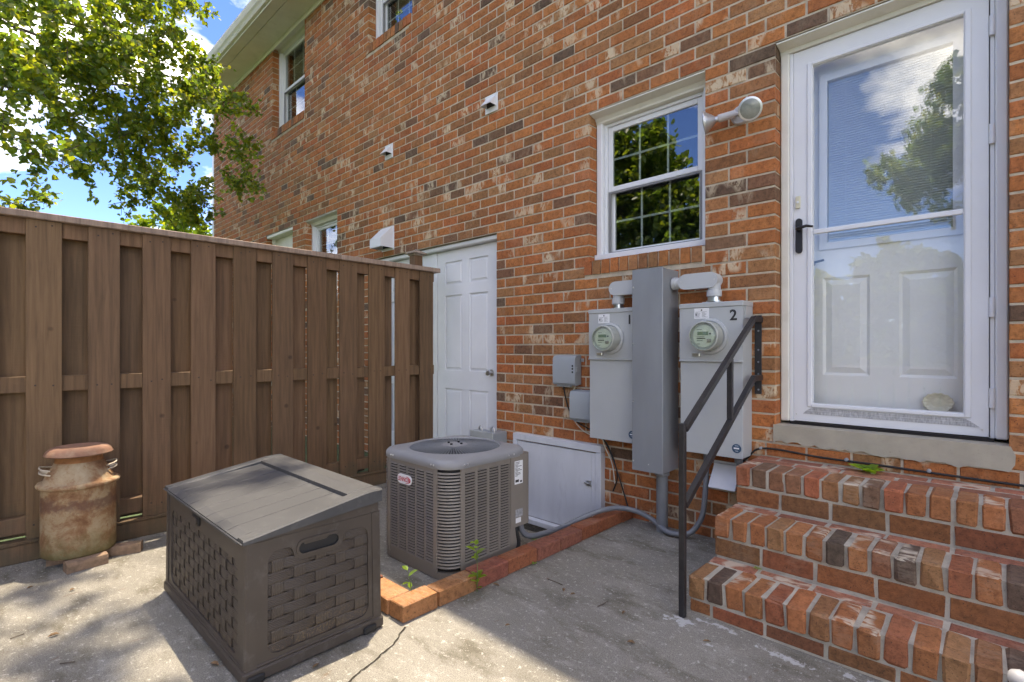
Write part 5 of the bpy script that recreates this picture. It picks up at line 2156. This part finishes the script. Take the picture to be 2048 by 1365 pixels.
# ================================================================== trees
def np_mesh(name, V, F, colr, mat, parent):
    me = bpy.data.meshes.new(name)
    c = (V.min(0) + V.max(0)) / 2
    V = (V - c).astype(np.float32)
    me.vertices.add(len(V))
    me.vertices.foreach_set('co', V.ravel())
    me.loops.add(F.size)
    me.loops.foreach_set('vertex_index', F.ravel().astype(np.int32))
    me.polygons.add(len(F))
    me.polygons.foreach_set('loop_start', np.arange(0, F.size, F.shape[1], dtype=np.int32))
    me.polygons.foreach_set('loop_total', np.full(len(F), F.shape[1], dtype=np.int32))
    at = me.attributes.new('bcol', 'FLOAT_COLOR', 'POINT')
    at.data.foreach_set('color', colr.astype(np.float32).ravel())
    me.materials.append(mat)
    me.update(calc_edges=True)
    me.validate()
    o = bpy.data.objects.new(name, me)
    COL.objects.link(o)
    place(o, parent, c)
    return o


SHAPE = np.array([(0, 0, 0), (.46, .22, .10), (.36, .66, .08), (0, 1, -.06), (-.36, .66, .08), (-.46, .22, .10)])


def leaves(P0, size, rng, pal, droop=.35):
    """P0: n x 3 leaf bases. returns V (n*6), F, col"""
    n = len(P0)
    d = rng.normal(size=(n, 3))
    d[:, 2] -= droop
    d /= np.linalg.norm(d, axis=1)[:, None]
    up = rng.normal(size=(n, 3)) * .75 + np.array([0, 0, 1.0])
    s = np.cross(d, up)
    s /= np.linalg.norm(s, axis=1)[:, None] + 1e-9
    nr = np.cross(s, d)
    L = size * rng.uniform(.65, 1.25, n)
    V = P0[:, None, :] + (SHAPE[None, :, 0, None] * s[:, None, :] * .95 + SHAPE[None, :, 1, None] * d[:, None, :] + SHAPE[None, :, 2, None] * nr[:, None, :]) * L[:, None, None]
    idx = np.arange(n)[:, None, None] * 6
    F = (idx + np.array([[0, 1, 2, 3], [0, 3, 4, 5]])[None]).reshape(-1, 4)
    pc = np.array(pal)
    c = pc[rng.integers(0, len(pc), n)] * rng.uniform(.75, 1.25, n)[:, None]
    C = np.concatenate([np.repeat(c, 6, axis=0), np.ones((n * 6, 1))], 1)
    return V.reshape(-1, 3), F, C


G1 = [(.110, .170, .036), (.095, .155, .042), (.140, .185, .030), (.070, .125, .040), (.175, .205, .034)]
G2 = [(.075, .125, .028), (.090, .14, .030), (.055, .10, .028), (.12, .16, .030)]


def limb_tree(name, base, trunk_top, trunk_r, blobs, lab, seed, leaf=.075, per=42, spacing=.30, pal=G1, single=0, group='trees around the yard', limbs=16, droop=.35):
    """blobs: ellipsoids (centre, radii, density) that the foliage fills"""
    rng = np.random.default_rng(seed)
    t = thing(name, base, lab, 'tree', group)
    base, tt = Vector(base), Vector(trunk_top)
    m = MB()
    mid = base.lerp(tt, .5) + Vector((rng.uniform(-.2, .2), rng.uniform(-.2, .2), 0))
    m.tube([base - Vector((0, 0, .1)), base.lerp(mid, .3), mid, tt], [trunk_r * 1.35, trunk_r, trunk_r * .85, trunk_r * .6], 12)
    centres = []
    for (c, rad, dens) in blobs:
        vol = 4.19 * rad[0] * rad[1] * rad[2]
        k = max(4, int(vol * dens))
        q = rng.normal(size=(k, 3))
        q /= np.linalg.norm(q, axis=1)[:, None]
        rr = rng.uniform(.12, 1, k) ** .42
        centres.append(np.array(c) + q * rr[:, None] * np.array(rad))
    centres = np.concatenate(centres)
    centres = centres[centres[:, 2] > .3]
    # limbs reach for the blob centres and for some clumps
    tg = [Vector(c) for c, _, _ in blobs if single == 0 or _ > 0 and c[2] > 3.9] + [Vector(centres[i]) for i in rng.choice(len(centres), min(limbs, len(centres)), replace=False)]
    for p in tg:
        s0 = base.lerp(tt, rng.uniform(.55, 1.0))
        md = s0.lerp(p, .5) + Vector((rng.uniform(-.25, .25), rng.uniform(-.25, .25), rng.uniform(.05, .4)))
        m.tube([s0, s0.lerp(md, .5) + Vector((0, 0, .08)), md, md.lerp(p, .5), p], [trunk_r * .24, trunk_r * .17, trunk_r * .11, trunk_r * .06, .004], 6)
    m.build('trunk', BARK, t, auto=60)
    # twigs through the clumps, leaves strung along them
    P0, tw = [], MB()
    for c in centres:
        nt_ = rng.integers(3, 6)
        for _ in range(nt_):
            dv = rng.normal(size=3)
            dv[2] -= .25
            dv /= np.linalg.norm(dv)
            ln = spacing * rng.uniform(.6, 1.35)
            n_ = max(3, int(per / nt_))
            ts = rng.uniform(0, 1, n_)
            a = c
            P0.append(a + dv * ln * ts[:, None] + np.array([0, 0, -.12]) * (ts ** 2)[:, None] * ln + rng.normal(size=(n_, 3)) * spacing * .11)
            if rng.random() < .5:
                e = a + dv * ln + np.array([0, 0, -.12]) * ln
                tw.tube([tuple(a), tuple((a + e) / 2 + np.array([0, 0, .02])), tuple(e)], [.006, .004, .002], 4, caps=False)
    P0 = np.concatenate(P0)
    P0 = P0[(P0[:, 2] > .12)]
    # stay out of the house
    P0 = P0[~((P0[:, 1] > 2.98) & (P0[:, 2] < 5.7) & (P0[:, 0] > WX0 - .15)) & ~((P0[:, 1] > 2.5) & (P0[:, 2] >= 5.6) & (P0[:, 2] < 8.2) & (P0[:, 0] > WX0 - .5))]
    V, F, C = leaves(P0, leaf, rng, pal, droop)
    if single:
        # the leaves that show largest are leaves of their own
        cv = V.reshape(-1, 6, 3).mean(1) - np.array([0, 0, 1.17])
        s_, c_ = math.sin(HEAD), math.cos(HEAD)
        dep = -s_ * cv[:, 0] + c_ * cv[:, 1]
        u = 1024 + 1028 * (c_ * cv[:, 0] + s_ * cv[:, 1]) / np.maximum(dep, .01)
        v = 697 - 1028 * cv[:, 2] / np.maximum(dep, .01)
        ok = (dep > .5) & (u > 0) & (u < 2048) & (v > 0) & (v < 405 + u * .14)
        e = V.reshape(-1, 6, 3)
        sz = np.linalg.norm(e[:, 3] - e[:, 0], axis=1) / np.maximum(dep, .01)
        order = np.argsort(np.where(ok, -sz, 0))[:single]
    crown = np_mesh('crown', V if not single else np.delete(V.reshape(-1, 6, 3), order, 0).reshape(-1, 3),
                    F if not single else F[:len(F) - 2 * single], C if not single else np.delete(C.reshape(-1, 6, 4), order, 0).reshape(-1, 4), LEAF, t)
    crown['kind'] = 'stuff'
    if single:
        for i in order:
            m = MB()
            m.cc = tuple(C[i * 6])
            m.add([tuple(q) for q in V[i * 6:i * 6 + 6]], [(0, 1, 2, 3), (0, 3, 4, 5)])
            m.build('leaf', LEAF, crown, fix=False)
    if tw.v:
        tw.build('twigs', BARK, t, fix=False)['kind'] = 'stuff'
    return t


# the tree hanging over the fence
limb_tree('shade_tree', (-9.6, -2.2, 0), (-8.9, -1.0, 5.6), .17, [
    ((-6.71, .39, 4.16), (.75, .75, .75), 21), ((-7.36, 1.01, 4.88), (.9, .9, .9), 18), ((-7.87, 1.63, 5.39), (.75, .7, .8), 14),
    ((-6.22, .25, 3.3), (.5, .5, .5), 21), ((-7.23, .86, 4.1), (.75, .75, .75), 21), ((-7.48, 1.45, 4.35), (.75, .75, .75), 21),
    ((-7.77, 2.0, 4.79), (.45, .45, .5), 18), ((-7.85, 2.22, 4.52), (.38, .34, .4), 14), ((-7.65, 1.28, 3.75), (.6, .6, .55), 24),
    ((-7.92, 1.86, 3.93), (.55, .5, .5), 24), ((-7.95, 2.12, 3.74), (.38, .34, .42), 18), ((-8.3, 1.87, 3.40), (.42, .42, .45), 22),
    ((-6.01, .23, 2.8), (.25, .28, .3), 22), ((-6.9, .62, 5.25), (1.1, 1.0, .8), 5), ((-7.8, 1.5, 6.3), (1.2, 1.0, .8), 3),
    ((-7.4, 2.5, 4.45), (.26, .2, .12), 26), ((-7.45, 2.52, 3.9), (.25, .2, .10), 22), ((-7.5, 2.48, 3.4), (.22, .2, .15), 22),
    ((-8.3, .4, 2.95), (.25, .25, .2), 40), ((-7.9, 1.6, 3.15), (.35, .35, .25), 24), ((-7.4, 1.1, 3.25), (.3, .3, .3), 22), ((-8.3, 2.3, 3.2), (.3, .25, .3), 22),
    ((-3.8, 2.0, 9.4), (1.0, .45, .6), 6), ((-4.3, 1.1, 9.2), (1.9, 1.2, .8), 3), ((-5.4, 1.1, 8.8), (1.5, 1.4, .8), 3), ((-3.6, .1, 9.2), (1.6, .9, .7), 5), ((-4.0, 2.82, 9.2), (.45, .38, .4), 26), ((-3.7, 2.24, 9.2), (.6, .12, .3), 20), ((-8.02, 1.45, 3.36), (.35, .3, .3), 18), ((-8.14, 1.95, 3.15), (.4, .35, .35), 22), ((-8.2, 2.2, 3.05), (.3, .25, .3), 22), ((-4.6, 1.9, 9.2), (1.6, .5, .6), 3),  # unseen overhead clumps, added to dapple the patio and shade the box lid
], 'leafy shade tree hanging over the fence at the house corner', 5, leaf=.056, per=72, spacing=.24, single=290, group=None, limbs=4)
# bright shrub by the house corner
limb_tree('yard_tree', (-12.6, 3.1, 0), (-12.6, 3.2, 2.0), .10, [((-12.4, 3.0, 3.0), (1.1, .9, 1.1), 12.0)], 'bright green bushy tree beside the far house corner', 8, leaf=.11, per=60, pal=[(.10, .16, .02), (.13, .19, .025), (.08, .14, .02)], group=None, limbs=6)
# trees and hedge across the yard, behind the viewer: they are what the glass reflects
limb_tree('yard_tree', (-8.6, -9.2, 0), (-8.4, -9.0, 4.5), .22, [((-9.0, -8.8, 7.0), (1.9, 1.3, 1.7), 8), ((-8.8, -8.8, 5.0), (2.4, 1.4, 2.4), 6), ((-6.8, -8.6, 4.4), (1.5, 1.2, 1.9), 6), ((-9.8, -9, 3.0), (2.4, 1.4, 1.6), 5)], 'big dark green tree across the yard, reflected in the sash window', 21, leaf=.20, per=46, spacing=.5, pal=G2, group='trees across the yard')
limb_tree('yard_tree', (1.4, -9.4, 0), (1.2, -9.2, 4.0), .18, [((-.2, -9.0, 6.4), (1.2, 1.0, 1.5), 10), ((-1.5, -9.0, 5.6), (1.05, .9, .9), 9), ((-.7, -9.0, 4.7), (.8, .8, .5), 7), ((1.3, -9.2, 6.6), (1.3, 1.2, 1.7), 7)], 'spreading tree across the yard, reflected in the storm door', 22, leaf=.13, per=60, spacing=.42, pal=G1, group='trees across the yard')
limb_tree('yard_tree', (-15.5, -9.4, 0), (-15.3, -9.4, 4.5), .24, [((-15.2, -9.2, 5.0), (3.0, 1.8, 3.2), 2.6), ((-20.5, -9.2, 4.6), (3.0, 1.8, 3.2), 2.4)], 'wide tree at the far end of the yard behind the viewer', 23, leaf=.26, per=46, spacing=.6, pal=G2, group='trees across the yard')
for i, (x, h, lab) in enumerate(((-5.4, 1.75, 'tall clipped shrub across the yard, left of the reflected post'), (-3.4, 1.6, 'rounded shrub across the yard behind the low fence'), (-1.5, 1.75, 'loose shrub across the yard facing the storm door'), (.3, 1.65, 'bushy shrub across the yard in front of the spreading tree'), (2.2, 1.75, 'dense shrub across the yard at the right end'), (-7.5, 1.6, 'broad shrub under the big dark tree'))):
    limb_tree('shrub', (x, -7.5, 0), (x, -7.5, .8), .05, [((x, -7.5, h), (1.3, .7, h * 1.05), 22.0)], lab, 40 + i, leaf=.16, per=50, spacing=.36, pal=G1 if i % 2 else G2, group='shrubs across the yard', limbs=6)

# low fence at the edge of the patio behind the viewer, reflected in the storm door
lf = thing('low_fence', (-.5, -2.35, 0), 'low brown board fence at the open end of the patio', 'fence')
for i in range(42):
    x = -3.7 + i * .165
    m = MB()
    m.cc = wcol()
    m.box(x, x + .14, -2.362, -2.345, .04, .88, c=.002)
    m.build('board', WOOD, lf)
for z in (.2, .7):
    wboard('rail', WOOD, -3.75, 3.25, -2.4, -2.3625, z, z + .085, parent=lf)
wboard('cap_rail', WOODCAP, -3.75, 3.25, -2.42, -2.33, .881, .915, parent=lf)
for x in (-3.7, -1.45, -.42, 1.2, 3.2):
    wboard('post', WOOD, x - .045, x + .045, -2.51, -2.42, 0, 1.0, parent=lf)
    wboard('post_cap', WOODCAP, x - .06, x + .06, -2.525, -2.405, 1.0005, 1.025, c=.006, parent=lf)
